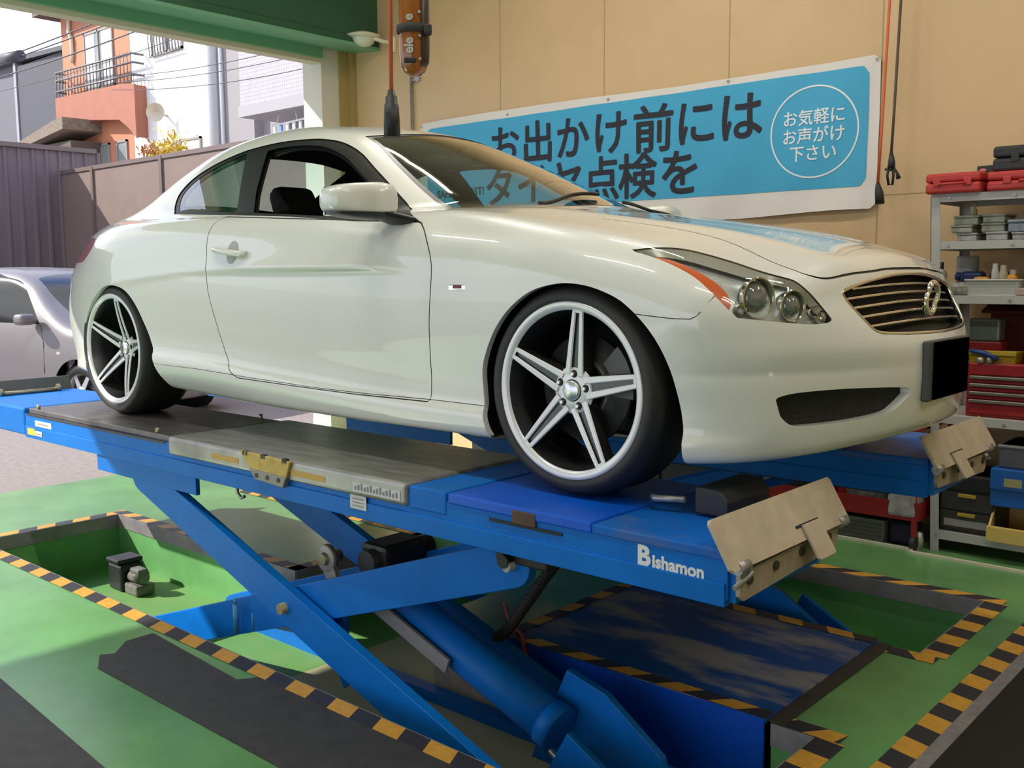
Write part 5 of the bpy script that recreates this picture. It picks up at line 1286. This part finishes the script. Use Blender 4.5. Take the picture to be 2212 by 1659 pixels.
# red drawer chest with its lid open
tc_ = thing('tool_chest', (.60, 2.17, .700), 'red tool chest with slim drawers on the fourth shelf', 'tool chest')
red_ch = mat('red_enamel', (.30, .018, .020), rough=.35, var=.1, scale=6); bar = mat('drawer_bar', (.30, .29, .22), rough=.35, metal=.7)
mb = MB(); mb.rbox((-.34, -.17, 0), (.38, .18, .27), .006); mb.build('cabinet', red_ch, tc_)
for k, (z0, z1) in enumerate(((.018, .088), (.093, .128), (.133, .168), (.173, .206), (.212, .266))):
    mb = MB(); mb.rbox((-.325, -.182, z0), (.365, -.168, z1), .003); d = mb.build('drawer', red_ch, tc_)
    if k < 4:
        mb = MB(); mb.rbox((-.32, -.194, z1-.016), (.36, -.180, z1), .003); mb.build('handle_bar', bar, d)
mb = MB(); mb.prism([(.168, .27), (.180, .27), (.196, .565), (.184, .565)], -.34, .38, 'x'); mb.prism([(.02, .52), (.184, .565), (.184, .553), (.02, .508)], -.34, .38, 'x'); mb.build('lid', mat('dark_red_enamel', (.11, .008, .010), rough=.4), tc_)
loose('tool_tray', .37, 2.06, .97, 'yellow plastic tray in the open top of the red chest', 'tray', mat('yellow_plastic', (.46, .32, .03), rough=.45), lambda mb: (tub(mb, -.10, .105, -.05, .06, .055, .01), mb.rbox((-.11, -.066, .038), (.115, -.058, .062), .003)))
loose('pliers', .345, 2.00, .972, 'blue handled tool lying across the yellow tray', 'tool', mat('blue_handle', (.015, .04, .22), rough=.4), lambda mb: mb.tube([(-.07, -.012, .058), (.0, -.012, .046), (.06, -.012, .018)], [.010, .013, .011], 10))
loose('parts_jar', .33, 2.14, .97, 'dark glass jar in the top of the red chest', 'jar', mat('greenish_jar', (.14, .17, .15), rough=.15, spec=.7), lambda mb: mb.rbox((-.10, -.05, .10), (.05, .05, .215), .012, 3))
loose('red_box', .33, 2.14, .97, 'small red box under the greenish jar', 'box', red_ch, lambda mb: mb.rbox((-.11, -.055, .0), (.06, .055, .10), .006))
loose('socket', .325, 1.995, .97, 'pale round socket lying in the tray of the red chest', 'socket', mat('pale_metal', (.52, .50, .47), rough=.3, metal=.5), lambda mb: mb.lathe([(0, 0), (.016, 0), (.016, .026), (.010, .028), (.010, .01), (0, .01)], 16, axis='z'))
loose('socket', .365, 1.995, .97, 'pale round socket right of the first in the chest tray', 'socket', mat('pale_metal', (.52, .50, .47)), lambda mb: mb.lathe([(0, 0), (.013, 0), (.013, .030), (.008, .032), (.008, .01), (0, .01)], 16, axis='z'))
# lowest level
Z5 = .105
dr = thing('drawer_unit', (.295, 2.13, Z5), 'dark two-drawer organiser with yellow tabs on the bottom shelf', 'drawer unit')
smoke = mat('smoky_plastic', (.045, .040, .034), rough=.3)
mb = MB(); mb.rbox((-.135, -.15, 0), (.135, .15, .30), .006); mb.build('carcass', mat('dark_carcass', (.030, .026, .024), rough=.45), dr)
for z0 in (.02, .118):
    mb = MB(); mb.rbox((-.125, -.162, z0), (.125, -.148, z0+.088), .004); d = mb.build('drawer', smoke, dr)
    mb = MB(); mb.rbox((-.04, -.172, z0+.066), (.045, -.160, z0+.084), .003); mb.build('yellow_tab', mat('yellow_plastic', (.46, .32, .03)), d)
mb = MB(); mb.box((-.105, -.1640, .032), (.10, -.1622, .068)); mb.build('label_card', mat('grey_card', (.30, .285, .28), rough=.6), dr)
mb = MB(); mb.rbox((-.14, -.165, .215), (.135, .15, .30), .012); mb.build('top_bin', mat('black_bin', (.014, .014, .014), rough=.5), dr)
yb = thing('storage_bin', (.565, 2.07, Z5), 'yellow open-front storage bin on the bottom shelf', 'bin')
ylw = mat('amber_yellow_bin', (.66, .46, .13), rough=.42)
mb = MB(); mb.prism([(-.17, 0), (.16, 0), (.16, .17), (-.06, .17), (-.15, .075), (-.17, .075)], -.150, -.140, 'x'); mb.prism([(-.17, 0), (.16, 0), (.16, .17), (-.06, .17), (-.15, .075), (-.17, .075)], .14, .15, 'x'); mb.box((-.15, -.17, 0), (.15, .16, .008)); mb.box((-.15, .15, 0), (.15, .16, .17)); mb.rbox((-.152, -.182, .0), (.152, -.160, .078), .006); mb.build('bin_shell', ylw, yb)
bb = thing('storage_bin', (.565, 2.09, Z5+.172), 'blue storage bin stacked on the yellow one', 'bin')
blp = mat('bin_blue', (.010, .105, .42), rough=.4)
mb = MB(); mb.rbox((-.150, -.165, 0), (.15, .16, .115), .006); mb.rbox((-.150, -.178, .085), (.15, .16, .190), .006); mb.build('bin_shell', blp, bb)
mb = MB(); mb.box((-.085, -.1800, .105), (-.005, -.1782, .145)); mb.build('label_card', mat('yellowish_card', (.36, .33, .16), rough=.6), bb)
e = thing('clear_crate', (.575, 2.09, Z5+.362), 'smoky clear plastic crate on top of the blue bin', 'crate')
mb = MB(); mb.rbox((-.135, -.15, 0), (.14, .15, .115), .01); mb.build('tub', mat('smoky_clear', (.085, .088, .095), rough=.2, spec=.7), e); mb = MB(); mb.rbox((-.14, -.155, .098), (.145, .155, .115), .006); mb.build('lid', mat('crate_rim', (.19, .19, .20), rough=.3), e)
# red cart left of the shelf
rc_ = thing('tool_cart', (-.42, 2.13, 0), 'red steel tool cart standing left of the shelf', 'tool cart')
mb = MB()
for zc in (.155, .62):
    v0 = zc
    mb = MB(); tub(mb, -.50, .52, -.28, .24, .095, .004); mb.v = [(p[0], p[1], p[2]+v0) for p in mb.v]; mb.build('tray', red_ch, rc_)
for x in (-.49, .50):
    for y in (-.27, .23):
        mb = MB(); mb.box((x-.012, y-.012, .07), (x+.012, y+.012, .72)); mb.build('post', red_ch, rc_)
        mb = MB(); mb.cyl((x-.012, y, .038), (x+.012, y, .038), .038, 18); mb.build('castor', blackr, rc_)
e = thing('added_shade_block', (-2.1, 2.2, 0), 'added dark block against the wall, standing in for the shade under the car', 'cabinet')  # made-up block: gives the darkness under the car, hides the pale wall
mb = MB(); mb.rbox((-1.1, -.19, 0), (1.12, .20, .92), .008); mb.build('carcass', mat('shade_block_dark', (.020, .020, .022), rough=.5), e)
for k in range(4):
    mb = MB(); mb.rbox((-1.08+.55*k, -.205, .03), (-.55+.55*k, -.188, .89), .004); d_ = mb.build('door', mat('shade_block_dark', (.020, .020, .022)), e); mb = MB(); mb.rbox((-.62+.55*k, -.222, .5), (-.60+.55*k, -.203, .62), .004); mb.build('handle', steel, d_)  # doors and handles belong to the same added block
bagm = mat('grey_green_bag', (.13, .15, .135), rough=.22, var=.5, scale=24, spec=.7)
loose('bag_of_parts', -.205, 1.965, .165, 'greenish see-through bag of parts in the lower tray of the red cart', 'bag', bagm, lambda mb: mb.rbox((-.10, -.05, 0), (.11, .05, .165), .03, 3))
loose('bag_of_parts', .025, 1.93, .165, 'pale grey plastic bag hanging over the tray edge of the red cart', 'bag', mat('pale_bag', (.38, .36, .36), rough=.3, var=.3, scale=20), lambda mb: mb.rbox((-.085, -.085, .0), (.07, .03, .155), .02, 3))
loose('metal_rod', -.055, 1.96, .17, 'shiny metal rod between the two bags in the cart', 'rod', chrome, lambda mb: mb.tube([(-.04, 0, .135), (.05, .0, .085)], .008, 10))
loose('red_handled_tool', -.50, 1.94, .165, 'red handled tool upright in the red cart', 'tool', red_ch, lambda mb: mb.rbox((-.02, -.02, 0), (.02, .02, .20), .01))
loose('red_handled_tool', -.345, 1.96, .165, 'red tool grip next to the amber bottle in the cart', 'tool', red_ch, lambda mb: mb.rbox((-.02, -.02, 0), (.02, .02, .20), .01))
loose('amber_bottle', -.31, 1.98, .165, 'amber yellow bottle standing in the red cart', 'bottle', ylw, lambda mb: mb.lathe([(0, 0), (.03, 0), (.03, .15), (.015, .18), (.015, .20), (0, .2)], 16, axis='z'))
loose('black_case', -.62, 1.99, .165, 'black box in the left half of the red cart tray', 'box', black_case, lambda mb: mb.rbox((-.14, -.06, 0), (.10, .10, .19), .01))
bk2 = thing('basket', (-.22, 1.955, 0.0), 'grey ribbed plastic basket on the floor under the red cart', 'basket')
bmat2 = mat('grey_basket', (.17, .165, .15), rough=.5)
mb = MB(); tub(mb, -.13, .13, -.06, .10, .125, .008); mb.build('tub', bmat2, bk2)
for k in range(4):
    mb = MB(); mb.box((-.125, -.0685-.0015*k, .03+.022*k), (.125, -.066-.0015*k, .036+.022*k)); mb.build('rib', mat('basket_rib', (.09, .085, .08), rough=.5), bk2)
loose('cloth_bag', -.005, 1.98, 0, 'dark violet cloth bag on the floor beside the grey basket', 'bag', mat('violet_cloth', (.028, .024, .060), rough=.7), lambda mb: mb.rbox((-.075, -.06, 0), (.075, .06, .125), .03, 3))
loose('small_lamp', .085, 1.92, 0, 'small round silver lamp on the floor at the shelf foot', 'lamp', mat('pale_metal', (.52, .50, .47)), lambda mb: mb.lathe([(0, 0), (.02, 0), (.024, .04), (.018, .085), (0, .09)], 16, axis='z'))
# ---------------------------------------------------------------- outdoors, seen through the wide doorway
mb = MB(); mb.add([(-60, -40, -.004), (XB, -40, -.004), (XB, 60, -.004), (-60, 60, -.004)], [(0, 1, 2, 3)]); struct(mb, 'floor_exterior', asphalt)
mb = MB(); mb.box((-5.80, -9, 3.40), (XB-.25, WY+1.2, 3.50)); struct(mb, 'ceiling_canopy', cream_pale)
brown_c = mat('brown_corrugated_steel', (.150, .110, .120), rough=.5, var=.06, scale=4)
brown_f = mat('brown_fence_panel', (.215, .150, .128), rough=.6, var=.06, scale=3); brown_p = mat('brown_fence_post', (.16, .115, .105), rough=.5)
# corrugated side of the neighbouring shed
e = empty('corrugated_shed', (-14.2, 0, 0), 0, 'dark brown corrugated steel shed wall left of the brown fence', 'shed')
pts = []; y = -6.0
while y < 4.55:
    pts += [(0, y), (.0, y+.13), (.03, y+.15), (.03, y+.19), (0, y+.21)]; y += .21
mb = MB(); vs = [(x, yy, z) for z in (0, 3.42) for x, yy in pts]; n = len(pts)
mb.add(vs, [[i, i+1, n+i+1, n+i] for i in range(n-1)]); mb.build('siding', brown_c, e)
mb = MB(); mb.box((-3.5, -6, 0), (-.01, 4.56, 3.40)); mb.build('body', brown_c, e)
mb = MB(); mb.box((-3.6, -6.1, 3.40), (.07, 4.62, 3.47)); mb.build('eaves', brown_p, e)
e = empty('panel_fence', (-14.0, 4.05, 0), 0, 'tall brown panel fence with posts behind the silver car', 'fence')
for i in range(9):
    x0 = -1.15+2.03*i
    mb = MB(); mb.box((x0+.03, 0, .05), (x0+2.0, .035, 3.03)); mb.build('panel', brown_f, e)
    mb = MB(); mb.box((x0-.035, -.03, 0), (x0+.035, .05, 3.07)); mb.build('post', brown_p, e)
    mb = MB(); mb.box((x0, -.02, 3.03), (x0+2.03, .045, 3.09)); mb.build('cap_rail', brown_p, e)
# ---- silver hatchback
silver = mat('silver_car_paint', (.21, .19, .195), rough=.45, metal=.2, coat=.35)
f_sp = spl([-3.15, -3.0, -2.7, -2.2, -1.6, -1.0, -.75, -.45, -.1, .2, .5, .62, .68], [.62, 1.02, 1.36, 1.50, 1.53, 1.46, 1.36, 1.16, .98, .93, .82, .66, .40])
f_sw = spl([.15, .3, .55, .8, .95, 1.2, 1.45, 1.55], [.78, .82, .835, .82, .79, .70, .58, .50])
def fhatch(x, y, z):
    a = np.sqrt(y*y+1e-6)
    sl = (f_sp(x+.02)-f_sp(x-.02))/.04
    top = (z-(f_sp(x+.10*a*a)-.06*a*a))/np.sqrt(1+np.minimum(sl*sl, 9))
    side = a-f_sw(z)+.10*sstep(.1, .65, x)+.08*sstep(-2.6, -3.2, x)
    f = smax(smax(side, top, .10), smax(x-.66+.25*a*a, -3.12+.15*a*a-x, .01), .12)
    return smax(f, .18-z, .03)
_keep = fcar
fcar = fhatch
HP, HQ = surface_nets((-3.3, -.95, .1), (.8, .95, 1.62), .035)
hk = Skin(HP, HQ)
arc = lambda cx: [(cx+.335*math.cos(t), .29+.335*math.sin(t)) for t in np.linspace(0, 2*math.pi, 40)[:-1]]
for cx in (0, -2.43): hk.cut(arc(cx), '', lambda x, a, z: a > .45, U_SIDE, drop=True)
HW = crom([(-.55, .955), (-.78, 1.19), (-.98, 1.36), (-1.25, 1.42), (-1.62, 1.44), (-1.64, .97)], 4)
HW2 = crom([(-1.74, .975), (-1.73, 1.44), (-2.2, 1.42), (-2.62, 1.30), (-2.75, 1.12), (-2.70, 1.0)], 4)
for q in (HW, HW2): hk.cut(q, 'win', lambda x, a, z: (a > .4) & (z > .9), U_SIDE, keep=lambda t: t == '')
hk.cut([(-.10, -.1), (-.14, .3), (-.30, .58), (-.68, .56), (-.92, .50), (-.98, .2), (-.98, -.1)], 'ws', lambda x, a, z: (z > .9) & (x > -1.1), U_TOP, keep=lambda t: t == '')
sc_ = empty('silver_car', (-7.92, 1.97, 0), math.radians(14), 'silver hatchback parked outside in front of the brown fence', 'car')
skin_obj('body', silver, hk, ('',), sc_)
for sy in (-1, 1):
    for sx in (-1, 1): skin_obj('side_window', mat('dark_window', (.02, .022, .022), rough=.12, spec=.5), hk, ('win',), sc_, off=.001, sel=lambda c: c[1]*sy > 0 and (c[0]+1.69)*sx > 0)
skin_obj('windshield', mat('dark_window', (.02, .022, .022)), hk, ('ws',), sc_, off=.001)
fcar = _keep
wh_tr = mat('silver_wheel', (.52, .52, .53), rough=.35, metal=.7)
for x in (0, -2.43):
    for s_ in (-1, 1):
        w_ = empty('wheel', (x, s_*.80, .29)); w_.parent = sc_; w_.rotation_euler = (0, 0, 0 if s_ < 0 else math.pi)
        mb = MB(); mb.lathe([(.185, .02), (.20, .0), (.26, .0), (.285, .02), (.29, .05), (.29, .16), (.27, .18)], 40); mb.build('tyre', rubber, w_)
        mb = MB(); mb.lathe([(.188, .012), (.175, .03), (.17, .12)], 40); mb.lathe([(.06, .02), (.05, .008), (0, .006)], 24)
        for k in range(6):
            a = k*math.pi/3; c, q = math.cos(a), math.sin(a)
            mb.add([(c*r-q*t, yv, q*r+c*t) for r, t, yv in ((.05, -.03, .014), (.05, .03, .014), (.178, .022, .024), (.178, -.022, .024))], [(0, 1, 2, 3)])
        mb.build('rim', wh_tr, w_)
        mb = MB(); mb.lathe([(.19, .07), (0, .07)], 24); mb.build('brake_shadow_plate', dark, w_)
        MB().lathe([(.34, .10), (.34, .3), (0, .3)], 24).build('wheel_liner', dark, w_)
for s_ in (-1, 1):
    mb = MB(); mb.rbox((-.70, s_*.90-.09, .95), (-.55, s_*.90+.08, 1.06), .04, 3); mb.build('door_mirror', silver, sc_)
    mb = MB(); a_ = .845
    mb.tube([(x, s_*(f_sw(np.array(z))+.001-.10*sstep(.1, .65, x)), z) for x, z in ((-.48, .24), (-.46, .5), (-.46, .75), (-.53, .945))], .004, 6); mb.build('door_seam', dark, sc_)
    mb = MB(); mb.rbox((-.28, s_*.825-.008, .66), (-.22, s_*.825+.008, .69), .006); mb.build('side_marker', mat('marker_lens', (.55, .50, .48), rough=.2), sc_)
    mb = MB(); mb.rbox((.30, s_*.64-.10, .62), (.52, s_*.64+.06, .78), .05, 3); mb.build('headlight', mat('clear_lamp', (.6, .6, .6), rough=.1, metal=.4), sc_)
# ---- houses
white_w = mat('white_render', (.80, .80, .79), rough=.8); grey_w = mat('pale_grey_render', (.30, .285, .295), rough=.8); terra = mat('terracotta_render', (.50, .205, .11), rough=.75, var=.06, scale=2); terra_d = mat('terracotta_balcony', (.36, .135, .085), rough=.75, var=.06, scale=2)
charcoal = mat('charcoal_siding', (.055, .055, .070), rough=.55); glassy = mat('house_glass', (.26, .29, .29), rough=.1, spec=.8); frame_m = mat('house_window_frame', (.30, .27, .24), rough=.5); curtain = mat('pale_curtain', (.62, .62, .60), rough=.9); rail_m = mat('dark_railing', (.16, .15, .16), rough=.5, metal=.4)
def house_window(e, x0, x1, z0, z1, y, curt=True, mull=1):
    mb = MB(); t = .07
    mb.box((x0, y-.06, z0), (x1, y, z0+t)); mb.box((x0, y-.06, z1-t), (x1, y, z1)); mb.box((x0, y-.06, z0), (x0+t, y, z1)); mb.box((x1-t, y-.06, z0), (x1, y, z1))
    for k in range(mull): xm = x0+(x1-x0)*(k+1)/(mull+1); mb.box((xm-.035, y-.06, z0), (xm+.035, y, z1))
    f = mb.build('window', frame_m, e)
    mb = MB(); mb.box((x0+t, y-.02, z0+t), (x1-t, y-.005, z1-t)); mb.build('pane', glassy, f)
    if curt:
        mb = MB()
        for a, b in ((x0+t, x0+(x1-x0)*.36), (x0+(x1-x0)*.6, x1-t)):
            n = 10; vs = []
            for i in range(n+1):
                xx = a+(b-a)*i/n; vs += [(xx, y-.026-.012*(i % 2), z0+t), (xx, y-.026-.012*(i % 2), z1-t)]
            mb.add(vs, [[2*i, 2*i+2, 2*i+3, 2*i+1] for i in range(n)], True)
        mb.build('curtain', curtain, f)
# charcoal house
e = empty('charcoal_house', (-40, 15, 0), 0, 'dark charcoal house at the far left behind the shed', 'house')
mb = MB(); mb.box((-10, 0, 0), (-1.45, 6, 10.55)); mb.build('wall', mat('charcoal_pale', (.12, .12, .14), rough=.6), e); mb = MB(); mb.box((-1.45, -.25, 0), (4.0, 6, 10.0)); mb.build('side_wall', charcoal, e)
mb = MB(); mb.box((-1.62, -.30, 0), (-1.40, -.2, 10.3)); mb.build('corner_trim', mat('grey_trim', (.32, .32, .36), rough=.5), e)
mb = MB(); mb.prism([(-10.3, 10.5), (4.2, 9.95), (4.2, 10.12), (-10.3, 10.7)], -.4, 6.2, 'y'); mb.build('roof', charcoal, e)
# terracotta house
e = empty('terracotta_house', (-33, 14, 0), 0, 'terracotta rendered house with an upper balcony', 'house')
mb = MB(); mb.box((-2.55, 0, 0), (2.42, 6, 10.85)); mb.build('wall', terra, e)
mb = MB(); mb.box((-3.3, -.7, 10.85), (2.5, 6.2, 11.1)); mb.build('roof', mat('brown_roof', (.16, .10, .075), rough=.7), e)
house_window(e, -.75, 1.35, 7.95, 9.95, 0)
house_window(e, -.45, .75, 5.05, 6.05, 0, False, 1)
house_window(e, 1.25, 2.0, 5.1, 6.05, 0, False, 0)
mb = MB(); mb.tube([(-1.75, -.06, 10.8), (-1.75, -.10, 10.2), (-1.60, -.08, 9.9), (-1.62, -.06, 9.4), (-1.70, -.05, 9.1)], .07, 8); mb.build('downpipe', cream_pale, e)
bal = empty('balcony', (0, 0, 0)); bal.parent = e
mb = MB(); mb.prism([(-.9, 7.62), (3.9, 7.52), (4.65, 7.42), (4.65, 5.75), (4.2, 6.1), (3.6, 6.42), (1.6, 6.62), (.2, 6.35), (-.5, 6.05), (-.9, 5.95)], -1.15, -.95, 'y'); mb.box((-.88, -.94, 6.6), (4.45, -.01, 6.75)); mb.box((4.46, -.945, 5.8), (4.62, -.01, 7.40)); mb.box((-.89, -.945, 6.0), (-.75, -.01, 7.58))
BX = lambda p: (-1.408+1.0404*p[0], p[1]*.39, -.058+1.0404*p[2])
mb.v = [BX(p) for p in mb.v]; mb.build('parapet', terra_d, bal)
for z in (7.78, 8.15, 8.42):
    mb = MB(); mb.tube([BX(q) for q in ((-.85, -.1, z+.05), (-.85, -1.1, z+.05), (4.6, -1.1, z-.06), (4.6, -.1, z-.06))], .035, 6); mb.build('rail', rail_m, bal)
for k in range(24):
    x = -.8+k*.23; mb = MB(); mb.cyl(BX((x, -1.1, 7.5)), BX((x, -1.1, 8.44)), .018, 6); mb.build('baluster', rail_m, bal)
# white house
e = empty('white_house', (-28, 14, 0), 0, 'white rendered house with a barred upper window', 'house')
mb = MB(); mb.box((-2.55, .0, 0), (2.30, 6, 12.0)); mb.build('wall', white_w, e)
house_window(e, -1.08, .80, 8.5, 10.2, 0)
mb = MB()
f_ = empty('window_grille', (0, 0, 0)); f_.parent = e
for k in range(11):
    x = -1.05+k*.18; mb = MB(); mb.tube([(x, -.10, 10.2), (x+.02, -.16, 9.5), (x-.02, -.16, 9.0), (x, -.12, 8.45)], .014, 6); mb.build('bar', rail_m, f_)
for z in (8.46, 9.9): mb = MB(); mb.cyl((-1.1, -.13, z), (.82, -.13, z), .022, 6); mb.build('cross_bar', rail_m, f_)
house_window(e, -1.95, 1.65, 4.6, 5.72, 0, True, 2)
mb = MB(); mb.lathe([(.02, .0), (.10, -.06), (.30, -.16)], 20, Matrix.Translation((-.35, -.35, 6.6)) @ Matrix.Rotation(math.radians(40), 4, 'Z')); mb.cyl((-.35, 0, 6.55), (-.35, -.35, 6.6), .04, 8); mb.build('dish_lamp', mat('beige_lamp', (.55, .48, .36), rough=.5), e)
mb = MB(); mb.cyl((2.36, -.12, 0), (2.36, -.12, 12), .07, 10); mb.build('downpipe', white_w, e)
# grey house
e = empty('grey_house', (-24, 14.2, 0), 0, 'pale grey house set between the white house and the tiled balcony', 'house')
mb = MB(); mb.box((-1.7, 0, 0), (.2, 6, 11.5)); mb.box((.2, .3, 0), (6, 6, 6.6)); mb.build('wall', grey_w, e)
mb = MB(); mb.cyl((-1.35, -.08, 0), (-1.35, -.08, 11), .06, 10); mb.build('downpipe', mat('grey_pipe', (.62, .62, .64), rough=.5), e)
# tiled balcony house on the right
e = empty('tiled_balcony', (-21, 13, 0), 0, 'white tiled balcony block right of the grey house', 'balcony')
def tile_mat():
    m = mat('white_tile', (.42, .40, .44), rough=.4); nt = m.node_tree; b = nt.nodes['Principled BSDF']; tc = nt.nodes.new('ShaderNodeTexCoord'); br = nt.nodes.new('ShaderNodeTexBrick')
    br.offset = 0; br.inputs['Scale'].default_value = 4; br.inputs['Color1'].default_value = (.42, .40, .44, 1); br.inputs['Color2'].default_value = (.46, .44, .48, 1); br.inputs['Mortar'].default_value = (.30, .28, .32, 1); br.inputs['Brick Width'].default_value = .42; br.inputs['Row Height'].default_value = .42; br.inputs['Mortar Size'].default_value = .03
    mp = nt.nodes.new('ShaderNodeMapping'); mp.inputs['Rotation'].default_value = (math.radians(90), 0, 0); nt.links.new(tc.outputs['Object'], mp.inputs[0]); nt.links.new(mp.outputs[0], br.inputs['Vector']); nt.links.new(br.outputs['Color'], b.inputs['Base Color']); return m
mb = MB(); mb.box((-1.66, 0, 6.08), (6, .2, 7.75)); mb.box((-1.65, .2, 6.08), (-1.46, 1.3, 7.74)); mb.build('parapet', tile_mat(), e)
mb = MB(); mb.box((-1.70, -.05, 5.78), (6, 1.4, 6.08)); mb.build('slab', mat('slab_grey', (.36, .34, .37), rough=.7), e)
mb = MB(); mb.box((-1.70, -.03, 7.75), (6, .24, 7.86)); mb.build('coping', white_w, e)
e = empty('laundry_hanger', (-20.3, 13.3, 5.78), 0, 'laundry hanger with blue and white pegs below the tiled balcony', 'laundry hanger')
mb = MB(); mb.tube([(-1.3, 0, -.30), (1.3, 0, -.22)], .03, 6); mb.tube([(-1.1, 0, -.3), (-1.0, 0, 0)], .012, 6); mb.tube([(-.2, 0, -.26), (-.25, 0, 0)], .012, 6); mb.tube([(1.0, 0, -.24), (.9, 0, 0)], .012, 6); mb.build('frame', white_w, e)
for k in range(9):
    x = -1.2+k*.29; mb = MB(); mb.rbox((x-.05, -.03, -.52-.05*(k % 3)), (x+.05, .03, -.30), .02); mb.build('peg', mat('peg_blue', (.12, .25, .62), rough=.5) if k % 4 == 1 else white_w, e)
# lower roof in front of the charcoal house, and lantern-like post lamp
e = empty('low_roof', (-35, 12.6, 0), 0, 'low tiled roof between the charcoal house and the terracotta balcony', 'roof')
mb = MB(); mb.prism([(-2.2, 6.20), (-1.9, 6.02), (2.2, 6.45), (2.2, 6.85), (1.4, 6.78)], 0, 2.3, 'y'); mb.build('roof_slope', mat('old_tiles', (.20, .155, .12), rough=.8, var=.3, scale=9), e)
mb = MB(); mb.box((-1.9, .3, 0), (2.1, 2.2, 6.1)); mb.build('wall', mat('dark_wood_wall', (.10, .075, .06), rough=.8), e)
# autumn shrub in front of the white house
e = empty('autumn_shrub', (-26.9, 12.9, 3.2), 0, 'yellow and orange autumn shrub under the white house window', 'shrub')
for cx, cz, r_, col in ((-.45, 1.85, .42, (.42, .16, .02)), (.75, 1.95, .55, (.62, .42, .03)), (.2, 1.7, .4, (.55, .36, .03))):
    mb = MB(); rnd = random.Random(int(cx*100))
    for k in range(420):
        u = rnd.gauss(0, r_*.45); v = rnd.gauss(0, r_*.40); w2 = rnd.gauss(0, r_*.5); s_ = .05+.05*rnd.random(); a = rnd.random()*6.28; b = rnd.random()*1.5
        dx = Vector((math.cos(a)*s_, math.sin(a)*s_*.5, math.sin(b)*s_)); dz = Vector((-math.sin(a)*s_*.4, .03, math.cos(b)*s_)); p = Vector((cx+u, v, cz+w2))
        mb.add([p-dx, p-dz*.5, p+dx, p+dz*.7], [(0, 1, 2, 3)])
    mb.build('foliage', mat('leaf_%d' % int(col[1]*100), col, rough=.7, var=.3, scale=5), e)
mb = MB(); mb.tube([(0, 0, 0), (.0, 0, 1.0), (-.3, 0, 1.7)], [.06, .05, .02], 6); mb.tube([(0, 0, .9), (.5, 0, 1.8)], [.04, .02], 6); mb.tube([(0, 0, -3.2), (0, 0, 0)], .07, 6); mb.build('stem', mat('bark', (.10, .07, .05), rough=.9), e)
# power lines
wires = []
mbw = []
for i, (z0, z1, y0, y1, s_) in enumerate(((8.30, 8.20, 10, 10, .25), (8.42, 8.55, 10, 10.2, .3), (8.10, 7.70, 10.1, 9.8, .35), (8.02, 7.3, 10.2, 10.0, .5), (6.9, 6.5, 11, 11, .3), (6.7, 6.2, 11, 11, .35), (7.05, 6.75, 11, 11, .3))):
    x0, x1 = ((-42, -17) if i < 4 else (-26, -12)); pts = []
    for k in range(21): t = k/20; pts.append((x0+(x1-x0)*t, y0+(y1-y0)*t, z0+(z1-z0)*t-4*s_*t*(1-t)))
    lab = ['topmost overhead wire crossing the sky at the left', 'second overhead wire above the charcoal house', 'thick overhead wire passing the terracotta balcony', 'lowest sagging wire before the terracotta house', 'thin wire crossing the grey house', 'lower thin wire crossing the grey house', 'upper thin wire crossing the grey house'][i]
    tag(MB().tube(pts, .020 if i < 3 else .010, 6).build('power_line', mat('wire_black', (.05, .05, .07), rough=.6)), lab, 'wire', 'overhead wires')
MBj = MB(); MBj.cyl((-29.6, 10, 8.02), (-31.2, 10, 8.12), .16, 12); tag(MBj.build('cable_joint', mat('wire_black', (.05, .05, .07))), 'black cable joint hanging on the overhead wires at the left edge', 'cable joint')
e = empty('utility_pole', (-43, 10.1, 0), 0, 'utility pole carrying the overhead wires beyond the left edge', 'pole'); MB().cyl((0, 0, 0), (0, 0, 9.5), .15, 12, .11).build('pole', concrete, e)
# pale carton-like parapet glimpsed under the car
